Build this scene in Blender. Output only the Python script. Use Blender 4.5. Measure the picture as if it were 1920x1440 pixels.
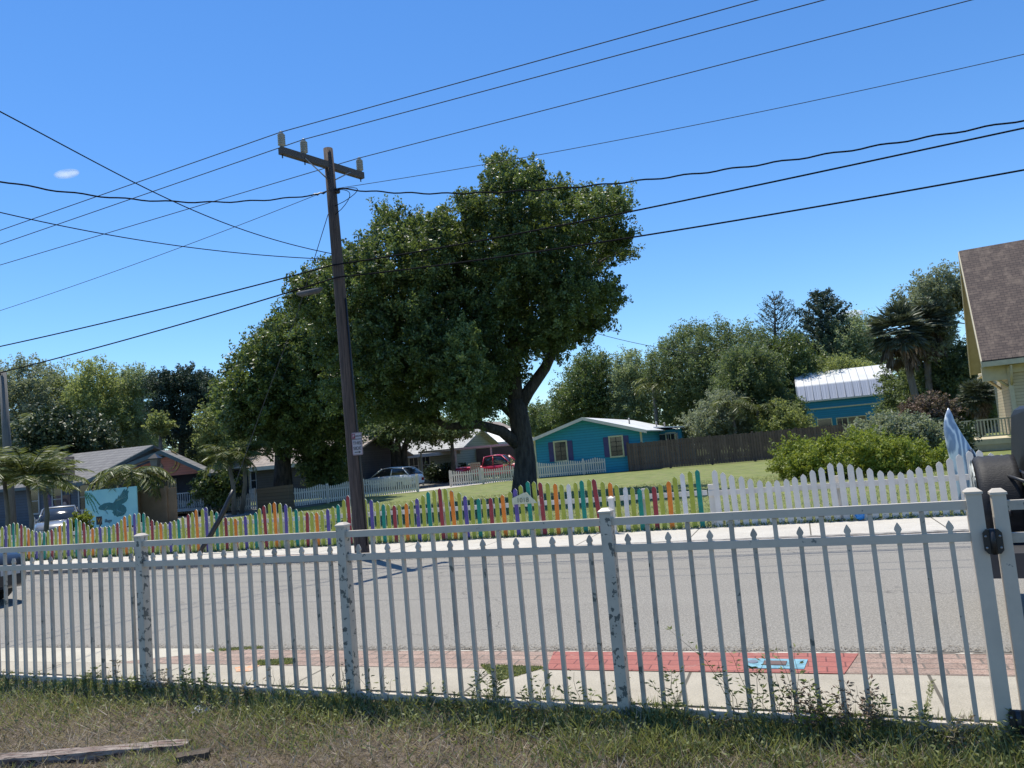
import bpy, math, random
import numpy as np
from mathutils import Matrix, Vector
random.seed(7); rng = np.random.default_rng(11)
rad = math.radians
SC = bpy.context.scene
for o in list(bpy.data.objects): bpy.data.objects.remove(o)

# ------------------------------------------------------------------ camera
F = 1442.0; PITCH = rad(5.2); ROLL = math.atan(0.088); H = 1.63
_f = np.array([0, math.cos(PITCH), math.sin(PITCH)]); _u = np.array([0, -math.sin(PITCH), math.cos(PITCH)]); _r = np.array([1., 0, 0])
CR = _r*math.cos(ROLL) - _u*math.sin(ROLL); CU = _u*math.cos(ROLL) + _r*math.sin(ROLL); CF = _f
cd = bpy.data.cameras.new('camera'); cam = bpy.data.objects.new('camera', cd); SC.collection.objects.link(cam)
cd.sensor_width = 36; cd.lens = F/1920*36; cd.clip_end = 6000; cd.clip_start = 0.05
m = Matrix.Identity(4)
for i in range(3): m[i][0], m[i][1], m[i][2] = CR[i], CU[i], -CF[i]
m[2][3] = H; cam.matrix_world = m; SC.camera = cam

# ------------------------------------------------------------------ light
W = bpy.data.worlds.new('World'); SC.world = W; W.use_nodes = True
wn = W.node_tree.nodes; wl = W.node_tree.links
sky = wn.new('ShaderNodeTexSky'); sky.sky_type = 'NISHITA'; sky.sun_disc = False
SUND = Vector((-1.29, 2.16, 7.5)).normalized()
sky.sun_elevation = math.asin(SUND.z); sky.sun_rotation = math.atan2(SUND.x, SUND.y)
sky.altitude = 0; sky.air_density = 1.0; sky.dust_density = 0.0; sky.ozone_density = 3.0
hs = wn.new('ShaderNodeHueSaturation'); hs.inputs['Saturation'].default_value = 1.19; wl.new(sky.outputs[0], hs.inputs['Color'])
tn = wn.new('ShaderNodeMix'); tn.data_type = 'RGBA'; tn.blend_type = 'MULTIPLY'; tn.inputs[0].default_value = 1; tn.inputs[7].default_value = (.90, 1.05, 1.20, 1); wl.new(hs.outputs[0], tn.inputs[6])
wl.new(tn.outputs[2], wn['Background'].inputs[0]); wn['Background'].inputs[1].default_value = 0.12
sd = bpy.data.lights.new('sun', 'SUN'); sd.energy = 4.8; sd.angle = rad(0.5); sd.color = (1, .945, .83)
so = bpy.data.objects.new('sun', sd); SC.collection.objects.link(so); so.rotation_euler = (-SUND).to_track_quat('-Z', 'Y').to_euler()
SC.view_settings.view_transform = 'Standard'; SC.view_settings.look = 'None'; SC.view_settings.exposure = 0.31
SC.view_settings.gamma = 1; SC.view_settings.use_curve_mapping = False
SC.render.engine = 'CYCLES'; SC.cycles.max_bounces = 6; SC.cycles.transparent_max_bounces = 8

# ------------------------------------------------------------------ coordinates
A0 = rad(70)
UX = np.array([math.sin(A0), -math.cos(A0), 0]); NX = np.array([math.cos(A0), math.sin(A0), 0]); CAM = np.array([0, 0, H])
STREET = math.atan2(UX[1], UX[0])
def ray(x, y): return (x-960)*CR - (y-720)*CU + F*CF
def G(x, y, z=0.):                 # ground (level z) point seen at a pixel of the photograph
    d = ray(x, y); return CAM + d*(z-H)/d[2]
def at(x, y, D):                   # the point at distance D (m ahead)
    d = ray(x, y); return CAM + d*D/d[1]
def S(u, t, z=0.): return UX*u + NX*t + np.array([0, 0, z])     # street frame: u along it, t across it
def ut(P): return float(P@UX), float(P@NX), float(P[2])
def FP(x, y, t):                   # point on the upright plane t = const
    d = ray(x, y); return CAM + d*((t-CAM@NX)/(d@NX))
def utp(x, y, z=0.): return ut(G(x, y, z))[:2]
def frame(u, t, z=0., rot=0.):
    o = S(u, t, z); c, s = math.cos(rad(rot)), math.sin(rad(rot)); X = UX*c + NX*s; Y = -UX*s + NX*c
    return lambda a, b, h: o + X*a + Y*b + np.array([0, 0, h])
ID = lambda a, b, h: np.array([a, b, h], float)
ST = lambda a, b, h: S(a, b, h)

# ------------------------------------------------------------------ mesh builders
class MB:
    def __init__(s, f=ID): s.v = []; s.fc = []; s.mi = []; s.f = f; s.m = 0; s.sm = []
    def face(s, idx, smooth=False): s.fc.append(tuple(idx)); s.mi.append(s.m); s.sm.append(smooth)
    def V(s, a, b, h): s.v.append(tuple(s.f(a, b, h))); return len(s.v)-1
    def quad(s, *p):
        s.face([s.V(*q) for q in p])
    def box(s, a0, a1, b0, b1, c0, c1, skip=()):
        i = len(s.v)
        for c in (c0, c1):
            for a, b in ((a0, b0), (a1, b0), (a1, b1), (a0, b1)): s.V(a, b, c)
        for k, q in enumerate(((3, 2, 1, 0), (4, 5, 6, 7), (0, 1, 5, 4), (1, 2, 6, 5), (2, 3, 7, 6), (3, 0, 4, 7))):
            if k not in skip: s.face([i+j for j in q])
        return s
    def prism(s, poly, b0, b1, side=None):   # poly of (a, h), extruded along b (b0 = front face)
        n = len(poly); i = len(s.v)
        for b in (b0, b1):
            for a, h in poly: s.V(a, b, h)
        s.face([i+k for k in range(n)]); s.face([i+n+k for k in reversed(range(n))])
        m0 = s.m
        if side is not None: s.m = side
        for k in range(n): l = (k+1) % n; s.face([i+l, i+k, i+n+k, i+n+l])
        s.m = m0; return s
    def slab(s, poly, c0, c1):               # poly of (a, b), from level c0 up to c1
        n = len(poly); i = len(s.v)
        for c in (c0, c1):
            for a, b in poly: s.V(a, b, c)
        s.face([i+k for k in reversed(range(n))]); s.face([i+n+k for k in range(n)])
        for k in range(n): l = (k+1) % n; s.face([i+k, i+l, i+n+l, i+n+k])
        return s
    def tube(s, pts, r, n=8, cap=True):      # pts in the frame; r number or list
        P = [Vector(s.f(*p)) for p in pts]; r = [r]*len(P) if isinstance(r, (int, float)) else r
        i0 = len(s.v); ref = None
        for k, p in enumerate(P):
            d = (P[min(k+1, len(P)-1)] - P[max(k-1, 0)]).normalized()
            if ref is None: ref = Vector((0, 0, 1)) if abs(d.z) < .9 else Vector((1, 0, 0))
            e = d.cross(ref).normalized(); g = e.cross(d).normalized(); ref = g
            for j in range(n):
                an = 2*math.pi*j/n; s.v.append(tuple(p + (e*math.cos(an) + g*math.sin(an))*r[k]))
        for k in range(len(P)-1):
            for j in range(n):
                a = i0+k*n+j; b = i0+k*n+(j+1) % n; s.face((a, b, b+n, a+n), True)
        if cap: s.face([i0+j for j in reversed(range(n))]); s.face([i0+(len(P)-1)*n+j for j in range(n)])
        return s
    def lathe(s, c, prof, n=16, axis='z'):   # prof of (r, h) about axis through c (frame coords)
        i0 = len(s.v)
        for r, h in prof:
            for j in range(n):
                a = 2*math.pi*j/n; x, y = r*math.cos(a), r*math.sin(a)
                if axis == 'z': s.V(c[0]+x, c[1]+y, c[2]+h)
                elif axis == 'b': s.V(c[0]+x, c[1]+h, c[2]+y)
                else: s.V(c[0]+h, c[1]+x, c[2]+y)
        for k in range(len(prof)-1):
            for j in range(n):
                a = i0+k*n+j; b = i0+k*n+(j+1) % n; s.face((a, b, b+n, a+n), True)
        s.face([i0+j for j in reversed(range(n))]); s.face([i0+(len(prof)-1)*n+j for j in range(n)])
        return s
    def loft(s, rings, cap=True, smooth=True):   # rings: lists of equal length of frame points
        n = len(rings[0]); i0 = len(s.v)
        for R_ in rings:
            for p in R_: s.V(*p)
        for k in range(len(rings)-1):
            for j in range(n):
                a = i0+k*n+j; b = i0+k*n+(j+1) % n; s.face((a, b, b+n, a+n), smooth)
        if cap: s.face([i0+j for j in reversed(range(n))]); s.face([i0+(len(rings)-1)*n+j for j in range(n)])
        return s

def tag(o, label=None, cat=None, group=None, kind=None):
    if label: o['label'] = label
    if cat: o['category'] = cat
    if group: o['group'] = group
    if kind: o['kind'] = kind
    return o
def thing(name, label, cat, loc, rot=STREET, group=None):
    o = bpy.data.objects.new(name, None); SC.collection.objects.link(o); o.empty_display_size = .2
    o.location = Vector(loc); o.rotation_euler = (0, 0, rot)
    return tag(o, label, cat, group)
def basis(o): return Matrix.Translation(o.location) @ o.rotation_euler.to_matrix().to_4x4()
def full(o):
    return (full(o.parent) if o.parent else Matrix.Identity(4)) @ basis(o)
def obj(name, mb, mat, parent=None, label=None, cat=None, group=None, kind=None, recalc=True):
    me = bpy.data.meshes.new(name); v = np.array(mb.v, float).reshape(-1, 3)
    if parent is None:
        lo, hi = v.min(0), v.max(0); o0 = Vector(((lo[0]+hi[0])/2, (lo[1]+hi[1])/2, lo[2]))
        if kind == 'structure': o0 = Vector((0, 0, 0))
        v = v - np.array(o0)
    else:
        o0 = None; M_ = np.array(full(parent).inverted()); v = v@M_[:3, :3].T + M_[:3, 3]
    me.from_pydata(v.tolist(), [], mb.fc)
    for mm in (mat if isinstance(mat, (list, tuple)) else [mat]): me.materials.append(mm)
    me.polygons.foreach_set('material_index', mb.mi); me.polygons.foreach_set('use_smooth', mb.sm)
    me.validate(); me.update()
    if recalc and len(mb.fc) < 20000:
        import bmesh
        bm = bmesh.new(); bm.from_mesh(me); bmesh.ops.recalc_face_normals(bm, faces=bm.faces); bm.to_mesh(me); bm.free()
    o = bpy.data.objects.new(name, me); SC.collection.objects.link(o)
    if parent is not None: o.parent = parent
    else: o.location = o0
    return tag(o, label, cat, group, kind)
def copy_to(src, parent): pass

# ------------------------------------------------------------------ materials
def nodes(name):
    m = bpy.data.materials.new(name); m.use_nodes = True; nt = m.node_tree; return m, nt, nt.nodes['Principled BSDF']
def ramp(nt, pts, cols):
    r = nt.nodes.new('ShaderNodeValToRGB'); e = r.color_ramp.elements
    while len(e) < len(pts): e.new(.5)
    for k, (p, c) in enumerate(zip(pts, cols)): e[k].position = p; e[k].color = (*c, 1)
    return r
def coord(nt, scale=(1, 1, 1), rot=0., kind='Object'):
    t = nt.nodes.new('ShaderNodeTexCoord'); mp = nt.nodes.new('ShaderNodeMapping'); nt.links.new(t.outputs[kind], mp.inputs[0])
    mp.inputs['Scale'].default_value = scale; mp.inputs['Rotation'].default_value = (0, 0, rot); return mp.outputs[0]
def noise(nt, vec, scale, detail=5, rough=.6):
    n = nt.nodes.new('ShaderNodeTexNoise'); nt.links.new(vec, n.inputs['Vector']); n.inputs['Scale'].default_value = scale
    n.inputs['Detail'].default_value = detail; n.inputs['Roughness'].default_value = rough; return n.outputs[0]
def mixc(nt, fac, a, b):
    x = nt.nodes.new('ShaderNodeMix'); x.data_type = 'RGBA'
    for sock, val in ((x.inputs[0], fac), (x.inputs[6], a), (x.inputs[7], b)):
        if isinstance(val, (int, float)): sock.default_value = val
        elif isinstance(val, tuple): sock.default_value = (*val, 1)
        else: nt.links.new(val, sock)
    return x.outputs[2]
def bump(nt, p, h, strength, dist=.01):
    b = nt.nodes.new('ShaderNodeBump'); b.inputs['Strength'].default_value = strength; b.inputs['Distance'].default_value = dist
    nt.links.new(h, b.inputs['Height']); nt.links.new(b.outputs[0], p.inputs['Normal'])
def M(name, c1, c2=None, scale=4., rough=.7, bs=0., bscale=60., stretch=(1, 1, 1), lo=.35, hi=.65, metal=0., spec=.5, spot=None, coat=0., bd=.01):
    m, nt, p = nodes(name); p.inputs['Roughness'].default_value = rough; p.inputs['Metallic'].default_value = metal
    p.inputs['Specular IOR Level'].default_value = spec; p.inputs['Coat Weight'].default_value = coat
    c2 = c2 or tuple(x*.8 for x in c1); v = coord(nt, stretch)
    r = ramp(nt, (lo, hi), (c1, c2)); nt.links.new(noise(nt, v, scale), r.inputs[0]); out = r.outputs[0]
    if spot:    # (colour, scale, threshold)
        n2 = noise(nt, v, spot[1], 3, .6); r2 = ramp(nt, (spot[2], spot[2]+.03), ((0, 0, 0), (1, 1, 1))); nt.links.new(n2, r2.inputs[0])
        out = mixc(nt, r2.outputs[0], out, spot[0])
    nt.links.new(out, p.inputs['Base Color'])
    if bs: bump(nt, p, noise(nt, v, bscale), bs, bd)
    return m
def leafM(name, c1, c2, c3, rough=.42, trans=.22):
    m, nt, p = nodes(name); a = nt.nodes.new('ShaderNodeAttribute'); a.attribute_name = 'tint'
    r = ramp(nt, (0., .5, 1.), (c1, c2, c3)); nt.links.new(a.outputs['Fac'], r.inputs[0]); nt.links.new(r.outputs[0], p.inputs['Base Color'])
    p.inputs['Roughness'].default_value = rough; p.inputs['Specular IOR Level'].default_value = .45
    tr = nt.nodes.new('ShaderNodeBsdfTranslucent'); mx = nt.nodes.new('ShaderNodeMixShader'); mx.inputs[0].default_value = trans
    g = mixc(nt, .5, r.outputs[0], (c3[0]*1.6, c3[1]*1.6, c3[2]*.8)); nt.links.new(g, tr.inputs[0])
    nt.links.new(p.outputs[0], mx.inputs[1]); nt.links.new(tr.outputs[0], mx.inputs[2]); nt.links.new(mx.outputs[0], nt.nodes['Material Output'].inputs[0])
    return m

def mat_asphalt():
    m, nt, p = nodes('asphalt'); v = coord(nt, rot=-STREET); vs = coord(nt, (.25, 3, 1), rot=0)
    t = nt.nodes.new('ShaderNodeTexCoord'); mp = nt.nodes.new('ShaderNodeMapping'); mp.vector_type = 'POINT'
    r0 = nt.nodes.new('ShaderNodeVectorRotate'); r0.rotation_type = 'Z_AXIS'; r0.inputs['Angle'].default_value = -STREET
    nt.links.new(t.outputs['Object'], r0.inputs['Vector']); nt.links.new(r0.outputs[0], mp.inputs[0]); mp.inputs['Scale'].default_value = (.12, 1.6, 1)
    streak = noise(nt, mp.outputs[0], 1.2, 4); patch = noise(nt, v, .6, 4); fine = noise(nt, v, 70, 2, .8); grit = noise(nt, v, 28, 3, .8)
    r = ramp(nt, (.3, .7), ((.19, .178, .155), (.285, .268, .235))); nt.links.new(streak, r.inputs[0])
    r2 = ramp(nt, (.35, .7), ((.185, .172, .15), (.26, .245, .215))); nt.links.new(patch, r2.inputs[0])
    c = mixc(nt, .5, r.outputs[0], r2.outputs[0])
    r3 = ramp(nt, (.38, .5, .64), ((.085, .08, .072), (.22, .207, .182), (.50, .47, .42))); nt.links.new(fine, r3.inputs[0])
    c = mixc(nt, .5, c, r3.outputs[0]); r4 = ramp(nt, (.4, .62), ((.14, .132, .118), (.32, .30, .262))); nt.links.new(grit, r4.inputs[0])
    c = mixc(nt, .3, c, r4.outputs[0])
    # thin dark scuffs along the road
    mp2 = nt.nodes.new('ShaderNodeMapping'); nt.links.new(r0.outputs[0], mp2.inputs[0]); mp2.inputs['Scale'].default_value = (.06, 9, 1)
    r5 = ramp(nt, (.66, .70), ((0, 0, 0), (.4, .4, .4))); nt.links.new(noise(nt, mp2.outputs[0], 1., 2), r5.inputs[0])
    c = mixc(nt, r5.outputs[0], c, (.10, .10, .10))
    vo = nt.nodes.new('ShaderNodeTexVoronoi'); vo.feature = 'DISTANCE_TO_EDGE'; vo.inputs['Scale'].default_value = .55
    wj = nt.nodes.new('ShaderNodeVectorMath'); wj.operation = 'ADD'; nt.links.new(r0.outputs[0], wj.inputs[0]); nz = nt.nodes.new('ShaderNodeTexNoise'); nz.inputs['Scale'].default_value = 2.2; nz.inputs['Detail'].default_value = 6; nt.links.new(r0.outputs[0], nz.inputs[0]); nt.links.new(nz.outputs[1], wj.inputs[1]); nt.links.new(wj.outputs[0], vo.inputs[0])
    r6 = ramp(nt, (.0, .012), ((.75, .75, .75), (0, 0, 0))); nt.links.new(vo.outputs['Distance'], r6.inputs[0]); r7 = ramp(nt, (.5, .6), ((0, 0, 0), (1, 1, 1))); nt.links.new(noise(nt, v, .35, 3), r7.inputs[0])
    mm = nt.nodes.new('ShaderNodeMath'); mm.operation = 'MULTIPLY'; nt.links.new(r6.outputs[0], mm.inputs[0]); nt.links.new(r7.outputs[0], mm.inputs[1]); c = mixc(nt, mm.outputs[0], c, (.09, .085, .078))
    r8 = ramp(nt, (.62, .75), ((0, 0, 0), (.35, .35, .35))); nt.links.new(noise(nt, v, 1.7, 5, .7), r8.inputs[0]); c = mixc(nt, r8.outputs[0], c, (.12, .113, .10))
    nt.links.new(c, p.inputs['Base Color']); p.inputs['Roughness'].default_value = .9; p.inputs['Specular IOR Level'].default_value = .25
    bump(nt, p, fine, .5, .006); return m
def mat_brick(name, c1, c2, mortar, painted=False):
    m, nt, p = nodes(name)
    t = nt.nodes.new('ShaderNodeTexCoord'); r0 = nt.nodes.new('ShaderNodeVectorRotate'); r0.rotation_type = 'Z_AXIS'
    r0.inputs['Angle'].default_value = -STREET; nt.links.new(t.outputs['Object'], r0.inputs['Vector'])
    b = nt.nodes.new('ShaderNodeTexBrick'); nt.links.new(r0.outputs[0], b.inputs[0])
    b.inputs['Color1'].default_value = (*c1, 1); b.inputs['Color2'].default_value = (*c2, 1); b.inputs['Mortar'].default_value = (*mortar, 1)
    b.inputs['Scale'].default_value = 1; b.inputs['Brick Width'].default_value = .24; b.inputs['Row Height'].default_value = .12
    b.inputs['Mortar Size'].default_value = .006 if painted else .009; b.inputs['Mortar Smooth'].default_value = .3
    n = noise(nt, r0.outputs[0], 9, 6, .7)
    c = mixc(nt, .0 if painted else .28, b.outputs[0], (.46, .37, .30))
    r = ramp(nt, (.42, .72), ((1, 1, 1), (.72, .66, .62))); nt.links.new(n, r.inputs[0])
    x = nt.nodes.new('ShaderNodeMix'); x.data_type = 'RGBA'; x.blend_type = 'MULTIPLY'; x.inputs[0].default_value = .35 if painted else .9
    nt.links.new(c, x.inputs[6]); nt.links.new(r.outputs[0], x.inputs[7])
    g = noise(nt, r0.outputs[0], 60, 3, .8); r3 = ramp(nt, (.35, .7), ((.35, .35, .35), (1.45, 1.45, 1.45))); nt.links.new(g, r3.inputs[0])
    y = nt.nodes.new('ShaderNodeMix'); y.data_type = 'RGBA'; y.blend_type = 'MULTIPLY'; y.inputs[0].default_value = .25 if painted else .7
    nt.links.new(x.outputs[2], y.inputs[6]); nt.links.new(r3.outputs[0], y.inputs[7])
    c = y.outputs[2]
    if painted: rw = ramp(nt, (.56, .68), ((0, 0, 0), (.7, .7, .7))); nt.links.new(noise(nt, r0.outputs[0], 5, 8, .8), rw.inputs[0]); c = mixc(nt, rw.outputs[0], c, (.36, .22, .18))
    nt.links.new(c, p.inputs['Base Color']); p.inputs['Roughness'].default_value = .85
    bump(nt, p, b.outputs['Fac'], -.5, .004); return m
def mat_shingle(name, c1, c2, c3, row=.14, streak=None):
    m, nt, p = nodes(name); t = coord(nt)
    b = nt.nodes.new('ShaderNodeTexBrick'); nt.links.new(t, b.inputs[0])
    sx = nt.nodes.new('ShaderNodeSeparateXYZ'); nt.links.new(t, sx.inputs[0]); cx = nt.nodes.new('ShaderNodeCombineXYZ')
    nt.links.new(sx.outputs[0], cx.inputs[0]); nt.links.new(sx.outputs[2], cx.inputs[1]); nt.links.new(cx.outputs[0], b.inputs[0])
    b.inputs['Color1'].default_value = (*c1, 1); b.inputs['Color2'].default_value = (*c2, 1); b.inputs['Mortar'].default_value = (*c3, 1)
    b.inputs['Scale'].default_value = 1; b.inputs['Brick Width'].default_value = row*2.1; b.inputs['Row Height'].default_value = row; b.inputs['Mortar Size'].default_value = row*.1
    c = b.outputs[0]
    mp = nt.nodes.new('ShaderNodeMapping'); nt.links.new(t, mp.inputs[0]); mp.inputs['Scale'].default_value = (2.2, 2.2, .25)
    r = ramp(nt, (.5, .66), ((0, 0, 0), (.55, .55, .55))); nt.links.new(noise(nt, mp.outputs[0], 1.1, 6, .7), r.inputs[0])
    c = mixc(nt, r.outputs[0], c, streak or tuple(x*1.5 for x in c1))
    nt.links.new(c, p.inputs['Base Color']); p.inputs['Roughness'].default_value = .9
    bump(nt, p, b.outputs['Fac'], -.4, .02); return m
def mat_boards(name, c1, c2, period=.14, axis=2, depth=.5, rough=.7):   # siding or planks: fine grooves across an axis
    m, nt, p = nodes(name); t = coord(nt); sx = nt.nodes.new('ShaderNodeSeparateXYZ'); nt.links.new(t, sx.inputs[0])
    d = nt.nodes.new('ShaderNodeMath'); d.operation = 'DIVIDE'; d.inputs[1].default_value = period; nt.links.new(sx.outputs[axis], d.inputs[0])
    f = nt.nodes.new('ShaderNodeMath'); f.operation = 'FRACT'; nt.links.new(d.outputs[0], f.inputs[0])
    fl = nt.nodes.new('ShaderNodeMath'); fl.operation = 'FLOOR'; nt.links.new(d.outputs[0], fl.inputs[0])
    wnz = nt.nodes.new('ShaderNodeTexWhiteNoise'); wnz.noise_dimensions = '1D'; nt.links.new(fl.outputs[0], wnz.inputs['W'])
    n = noise(nt, t, 3, 6, .7); a = nt.nodes.new('ShaderNodeMath'); a.operation = 'ADD'; nt.links.new(n, a.inputs[0])
    q = nt.nodes.new('ShaderNodeMath'); q.operation = 'MULTIPLY'; q.inputs[1].default_value = .35; nt.links.new(wnz.outputs[0], q.inputs[0]); nt.links.new(q.outputs[0], a.inputs[1])
    r = ramp(nt, (.4, .95), (c1, c2)); nt.links.new(a.outputs[0], r.inputs[0])
    g = ramp(nt, (0., .08, .12), ((0, 0, 0), (0, 0, 0), (1, 1, 1))); nt.links.new(f.outputs[0], g.inputs[0])
    c = mixc(nt, g.outputs[0], tuple(x*.45 for x in c1), r.outputs[0]); nt.links.new(c, p.inputs['Base Color'])
    p.inputs['Roughness'].default_value = rough; bump(nt, p, g.outputs[0], depth, .015); return m

WHITE = M('white_paint', (.76, .70, .62), (.66, .61, .54), 3, .55, .1)
FENCEW = M('fence_paint', (.58, .51, .415), (.51, .45, .37), 5, .45, .06, 80, spot=((.16, .17, .16), 17, .70))
POSTW = M('post_paint', (.54, .49, .405), (.44, .405, .335), 6, .5, .1, 60, spot=((.10, .11, .10), 21, .565))
FENCED = M('fence_paint_stained', (.49, .44, .36), (.35, .31, .255), 9, .55, .1, 60, spot=((.12, .13, .11), 13, .62))
PINK = M('weathered_post', (.6, .58, .55), (.45, .42, .4), 9, .7)
WEAR = ((.30, .27, .19), 11, .68)
COL = dict(green=M('picket_green', (.42, .44, .05), (.32, .35, .035), 7, .55, .08, spot=WEAR), purple=M('picket_purple', (.11, .075, .30), (.085, .06, .23), 7, .55, spot=WEAR),
           teal=M('picket_teal', (.0, .26, .18), (.0, .19, .135), 7, .55, spot=WEAR), red=M('picket_red', (.34, .035, .04), (.25, .025, .03), 7, .55, spot=WEAR),
           orange=M('picket_orange', (.85, .24, .015), (.68, .18, .012), 7, .55, spot=WEAR), white=M('picket_white', (.76, .72, .68), (.66, .62, .58), 7, .5))
PEDGE = M('picket_edge', (.66, .68, .60), (.50, .52, .42), 12, .6)
CREOS = M('creosote_wood', (.115, .08, .065), (.045, .032, .028), 3, .85, .8, 4, (14, 14, .7), bd=.03)
POLEGREY = M('grey_wood', (.16, .155, .15), (.10, .10, .095), 3, .8, .4, 30, (14, 14, .7))
WOODX = M('crossarm_wood', (.10, .088, .085), (.065, .056, .052), 3, .8, .3, 30, (2, 14, 14))
PORC = M('porcelain', (.34, .33, .30), (.28, .27, .25), 6, .25)
BLACKW = M('black_cable', (.014, .014, .016), (.010, .010, .012), 6, .95, spec=.05)
ALU = M('aluminium_wire', (.07, .075, .085), (.05, .055, .06), 6, .9, spec=.1)
STEEL = M('galvanised_steel', (.35, .35, .36), (.25, .25, .26), 9, .4, metal=.6)
BLACKP = M('black_plastic', (.02, .02, .022), (.012, .012, .013), 6, .45)
BLACKM = M('black_metal', (.015, .015, .017), (.01, .01, .01), 6, .4)
BARK = M('oak_bark', (.10, .085, .07), (.035, .03, .026), 3, .95, 1., 7, (3, 3, .8), bd=.10)
BARKG = M('pale_bark', (.20, .18, .155), (.12, .105, .09), 3, .95, .6, 14, (4, 4, 1))
GLASS = M('window_glass', (.02, .025, .03), (.035, .04, .045), 2, .08, spec=.8)
CONC = None
LEAF = dict(
    oak=leafM('oak_leaf', (.022, .044, .017), (.070, .112, .036), (.22, .28, .10), .44, .30),
    oakd=leafM('dark_oak_leaf', (.055, .085, .042), (.12, .165, .075), (.21, .26, .12), .55, .36),
    pale=leafM('pale_leaf', (.12, .16, .10), (.22, .27, .16), (.34, .40, .24), .6, .40),
    yel=leafM('yellow_green_leaf', (.12, .155, .065), (.22, .26, .11), (.34, .38, .15), .6, .42),
    mag=leafM('magnolia_leaf', (.026, .048, .02), (.048, .076, .032), (.09, .12, .055), .5, .12),
    pine=leafM('pine_needle', (.026, .048, .032), (.042, .070, .048), (.07, .105, .07), .65, .15),
    grey=leafM('grey_green_leaf', (.12, .15, .11), (.20, .235, .165), (.30, .33, .24), .6, .38),
    bright=leafM('bright_leaf', (.10, .15, .02), (.19, .24, .035), (.30, .34, .07), .55, .36),
    red=leafM('rusty_leaf', (.13, .08, .06), (.18, .12, .09), (.18, .16, .10), .75, .15),
    palm=leafM('palm_leaf', (.045, .068, .018), (.095, .125, .034), (.21, .23, .08), .45, .28),
    cab=leafM('cabbage_palm_leaf', (.04, .058, .038), (.07, .092, .058), (.17, .19, .13), .5, .12),
    dead=leafM('dead_frond', (.08, .062, .045), (.13, .10, .075), (.18, .15, .11), .85, .05),
    straw=leafM('dry_straw', (.055, .04, .030), (.20, .155, .115), (.52, .45, .36), .85, .25),
    grass=leafM('green_grass', (.045, .072, .022), (.105, .145, .045), (.36, .37, .20), .6, .35),
    weed=leafM('weed_leaf', (.085, .11, .035), (.15, .18, .06), (.23, .25, .10), .6, .3))

# ------------------------------------------------------------------ foliage
def leafmesh(name, C_, size, mat, parent=None, tint=None, up=.35, aspect=.5, dirs=None, **kw):
    N = len(C_); C_ = np.asarray(C_, float); size = np.broadcast_to(np.asarray(size, float), (N,))*rng.uniform(.65, 1.35, N)
    n = rng.normal(size=(N, 3)); n[:, 2] += up*2; n /= np.linalg.norm(n, axis=1)[:, None]
    if dirs is None: a = rng.normal(size=(N, 3))
    else: a = np.asarray(dirs, float) + rng.normal(size=(N, 3))*.02
    a -= (a*n).sum(1)[:, None]*n if dirs is None else 0; a /= np.linalg.norm(a, axis=1)[:, None]
    b = np.cross(n, a); b /= np.linalg.norm(b, axis=1)[:, None]
    L = size[:, None]/2; Wd = L*aspect
    v = np.stack([C_-a*L, C_+b*Wd-a*L*.1, C_+a*L, C_-b*Wd-a*L*.1], 1).reshape(-1, 3)
    if parent is not None:
        M_ = np.array(full(parent).inverted()); v = v@M_[:3, :3].T + M_[:3, 3]; o0 = None
    else:
        lo, hi = v.min(0), v.max(0); o0 = Vector(((lo[0]+hi[0])/2, (lo[1]+hi[1])/2, lo[2])); v = v-np.array(o0)
    me = bpy.data.meshes.new(name); me.vertices.add(4*N); me.vertices.foreach_set('co', v.astype(np.float32).ravel())
    me.loops.add(4*N); me.loops.foreach_set('vertex_index', np.arange(4*N, dtype=np.int32))
    me.polygons.add(N); me.polygons.foreach_set('loop_start', np.arange(0, 4*N, 4, dtype=np.int32))
    me.update(calc_edges=True); me.materials.append(mat)
    tt = rng.uniform(0, 1, N) if tint is None else np.clip(tint + rng.normal(0, .22, N), 0, 1)
    at_ = me.attributes.new('tint', 'FLOAT', 'FACE'); at_.data.foreach_set('value', tt.astype(np.float32))
    o = bpy.data.objects.new(name, me); SC.collection.objects.link(o)
    if parent is not None: o.parent = parent
    else: o.location = o0
    return tag(o, **kw)
def polysample(poly, n):
    P = np.array(poly, float); lo, hi = P.min(0), P.max(0); out = []; dd = []
    Q = np.roll(P, -1, 0); tot = 0
    while tot < n:
        X = rng.uniform(lo, hi, (n*2, 2)); c = np.zeros(len(X), bool)
        for p, q in zip(P, Q):
            k = ((p[1] > X[:, 1]) != (q[1] > X[:, 1])) & (X[:, 0] < (q[0]-p[0])*(X[:, 1]-p[1])/((q[1]-p[1]) or 1e-9)+p[0]); c ^= k
        X = X[c]; d = np.full(len(X), 1e9)
        for p, q in zip(P, Q):
            e = q-p; tt = np.clip(((X-p)@e)/max(e@e, 1e-9), 0, 1); d = np.minimum(d, np.linalg.norm(X-(p+tt[:, None]*e), axis=1))
        out.append(X); dd.append(d); tot += len(X)
    return np.concatenate(out)[:n], np.concatenate(dd)[:n]
def px2w(X, D):
    d = (X[:, :1]-960)*CR[None]-(X[:, 1:]-720)*CU[None]+F*CF[None]
    D = np.broadcast_to(np.asarray(D, float), (len(X),)); return CAM[None]+d*(D/d[:, 1])[:, None]
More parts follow.
